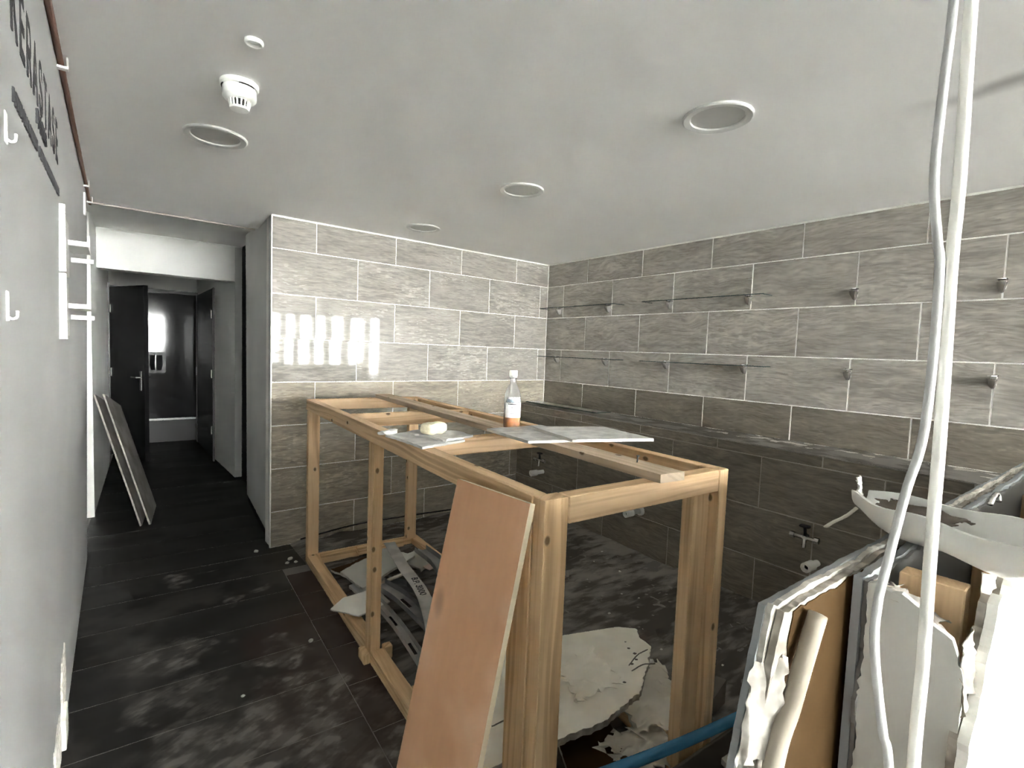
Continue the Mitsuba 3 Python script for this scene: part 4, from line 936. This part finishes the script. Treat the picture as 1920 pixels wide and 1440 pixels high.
put('torn_paper', crumple([(-2.392, -3.536, 1.015), (-2.335, -3.535, 1.045), (-2.335, -3.545, .985), (-2.396, -3.543, .93)], 12, .008, 23, .0015, 4.0), 'm_gypsum', bpn, smooth=True)
put('torn_paper', crumple([(-2.26, -3.535, 1.10), (-2.20, -3.54, 1.09), (-2.22, -3.53, .97), (-2.28, -3.53, .98)], 12, .012, 27, .0015, 4.0), 'm_gyp_core', bpn, smooth=True)
cl_ = put('metal_clip', tube([(-1.62, -3.450, 1.085), (-1.60, -3.452, 1.10), (-1.54, -3.452, 1.10), (-1.53, -3.455, 1.08)], .006, 8, 5), 'm_satin', bpn, smooth=True)

# broken white basin lying on the partition
def basin():
    # trough along s: centre line, half width, height
    s = np.linspace(0, 1, 40); ph = np.linspace(0, math.pi, 26)
    A, B = np.array([-2.035, -3.295, 1.077]), np.array([-2.45, -3.86, 1.134])
    V = []
    for inner in (0, 1):
        for q in s:
            c = A + (B - A) * q; sd_ = np.array([B[1] - A[1], -(B[0] - A[0]), 0.0]); sd_ /= -np.linalg.norm(sd_)
            tip = math.sin(min(1, (q + .03) / .36) * math.pi / 2) ** .75
            hw, hg = .092 * tip * (1 - .10 * inner), .068 * (0.40 + .60 * tip) * (1 - .12 * inner); top_ = .068 + .004 * math.sin(q * 22)
            for f in ph:
                V.append(c + sd_ * (math.cos(f) * hw) + np.array([0, 0, top_ - math.sin(f) ** .8 * hg + inner * .002 * (math.sin(f))]))
    V = np.array(V); n_, k_ = len(s), len(ph); Fc = []; idx = lambda i, a, b: i * n_ * k_ + a * k_ + b
    for a in range(n_ - 1):
        for b in range(k_ - 1):
            Fc += [(idx(0, a, b), idx(0, a + 1, b), idx(0, a + 1, b + 1)), (idx(0, a, b), idx(0, a + 1, b + 1), idx(0, a, b + 1))]
            Fc += [(idx(1, a, b), idx(1, a + 1, b + 1), idx(1, a + 1, b)), (idx(1, a, b), idx(1, a, b + 1), idx(1, a + 1, b + 1))]
        for b in (0, k_ - 1): Fc += [(idx(0, a, b), idx(1, a, b), idx(1, a + 1, b)), (idx(0, a, b), idx(1, a + 1, b), idx(0, a + 1, b))]
    for a in (0, n_ - 1):
        for b in range(k_ - 1): Fc += [(idx(0, a, b), idx(0, a, b + 1), idx(1, a, b + 1)), (idx(0, a, b), idx(1, a, b + 1), idx(1, a, b))]
    m = trimesh.Trimesh(V, Fc, process=False); trimesh.repair.fix_normals(m); return m
bn = thing('basin_shell', 'broken white basin shell lying across the top of the partition', 'basin')
put('shell', basin(), 'm_ceramic', bn, smooth=40)
put('torn_lip', crumple([(-2.065, -3.305, 1.133), (-2.01, -3.288, 1.138), (-2.015, -3.285, 1.173), (-2.073, -3.300, 1.169)], 10, .008, 5, .003, 2.5), 'm_ceramic', bn, smooth=True)
put('lining', crumple([(-2.08, -3.33, 1.128), (-2.02, -3.36, 1.133), (-2.11, -3.50, 1.143), (-2.18, -3.44, 1.133)], 16, .022, 8, .002, 3.0), 'm_dark_board', bn, smooth=True)  # dark sheet standing in for the basin's dark interior
put('frayed_strip', tube([(-2.065, -3.30, 1.111), (-2.08, -3.285, 1.091), (-2.105, -3.27, 1.078), (-2.13, -3.265, 1.071)], .006, 7, 6, flat_=.4), 'm_paper', bn, smooth=True)

# hanging cables
one('hanging_cable', tube([(-2.488, -3.492, 2.27), (-2.513, -3.503, 1.86), (-2.526, -3.510, 1.65), (-2.537, -3.512, 1.541), (-2.547, -3.518, 1.35), (-2.557, -3.521, 1.223), (-2.568, -3.526, 1.063), (-2.578, -3.528, .942), (-2.60, -3.54, .4), (-2.62, -3.56, .005)], .0067, 16, 10), 'm_cable_white', 'thick white cable hanging straight from the ceiling at the right', 'cable', smooth=True)
one('hanging_cable', tube([(-2.50, -3.488, 2.27), (-2.530, -3.490, 1.859), (-2.540, -3.490, 1.764), (-2.550, -3.491, 1.649), (-2.548, -3.499, 1.573), (-2.546, -3.503, 1.541), (-2.553, -3.506, 1.439), (-2.565, -3.506, 1.337), (-2.580, -3.498, 1.272), (-2.599, -3.491, 1.189), (-2.609, -3.487, 1.138), (-2.613, -3.489, 1.08), (-2.606, -3.502, .985), (-2.601, -3.510, .941), (-2.58, -3.53, .7), (-2.60, -3.58, .3), (-2.66, -3.64, .004)], .0050, 14, 10), 'm_cable_grey', 'thinner wavy grey cable hanging from the ceiling beside the thick white one', 'cable', smooth=True)
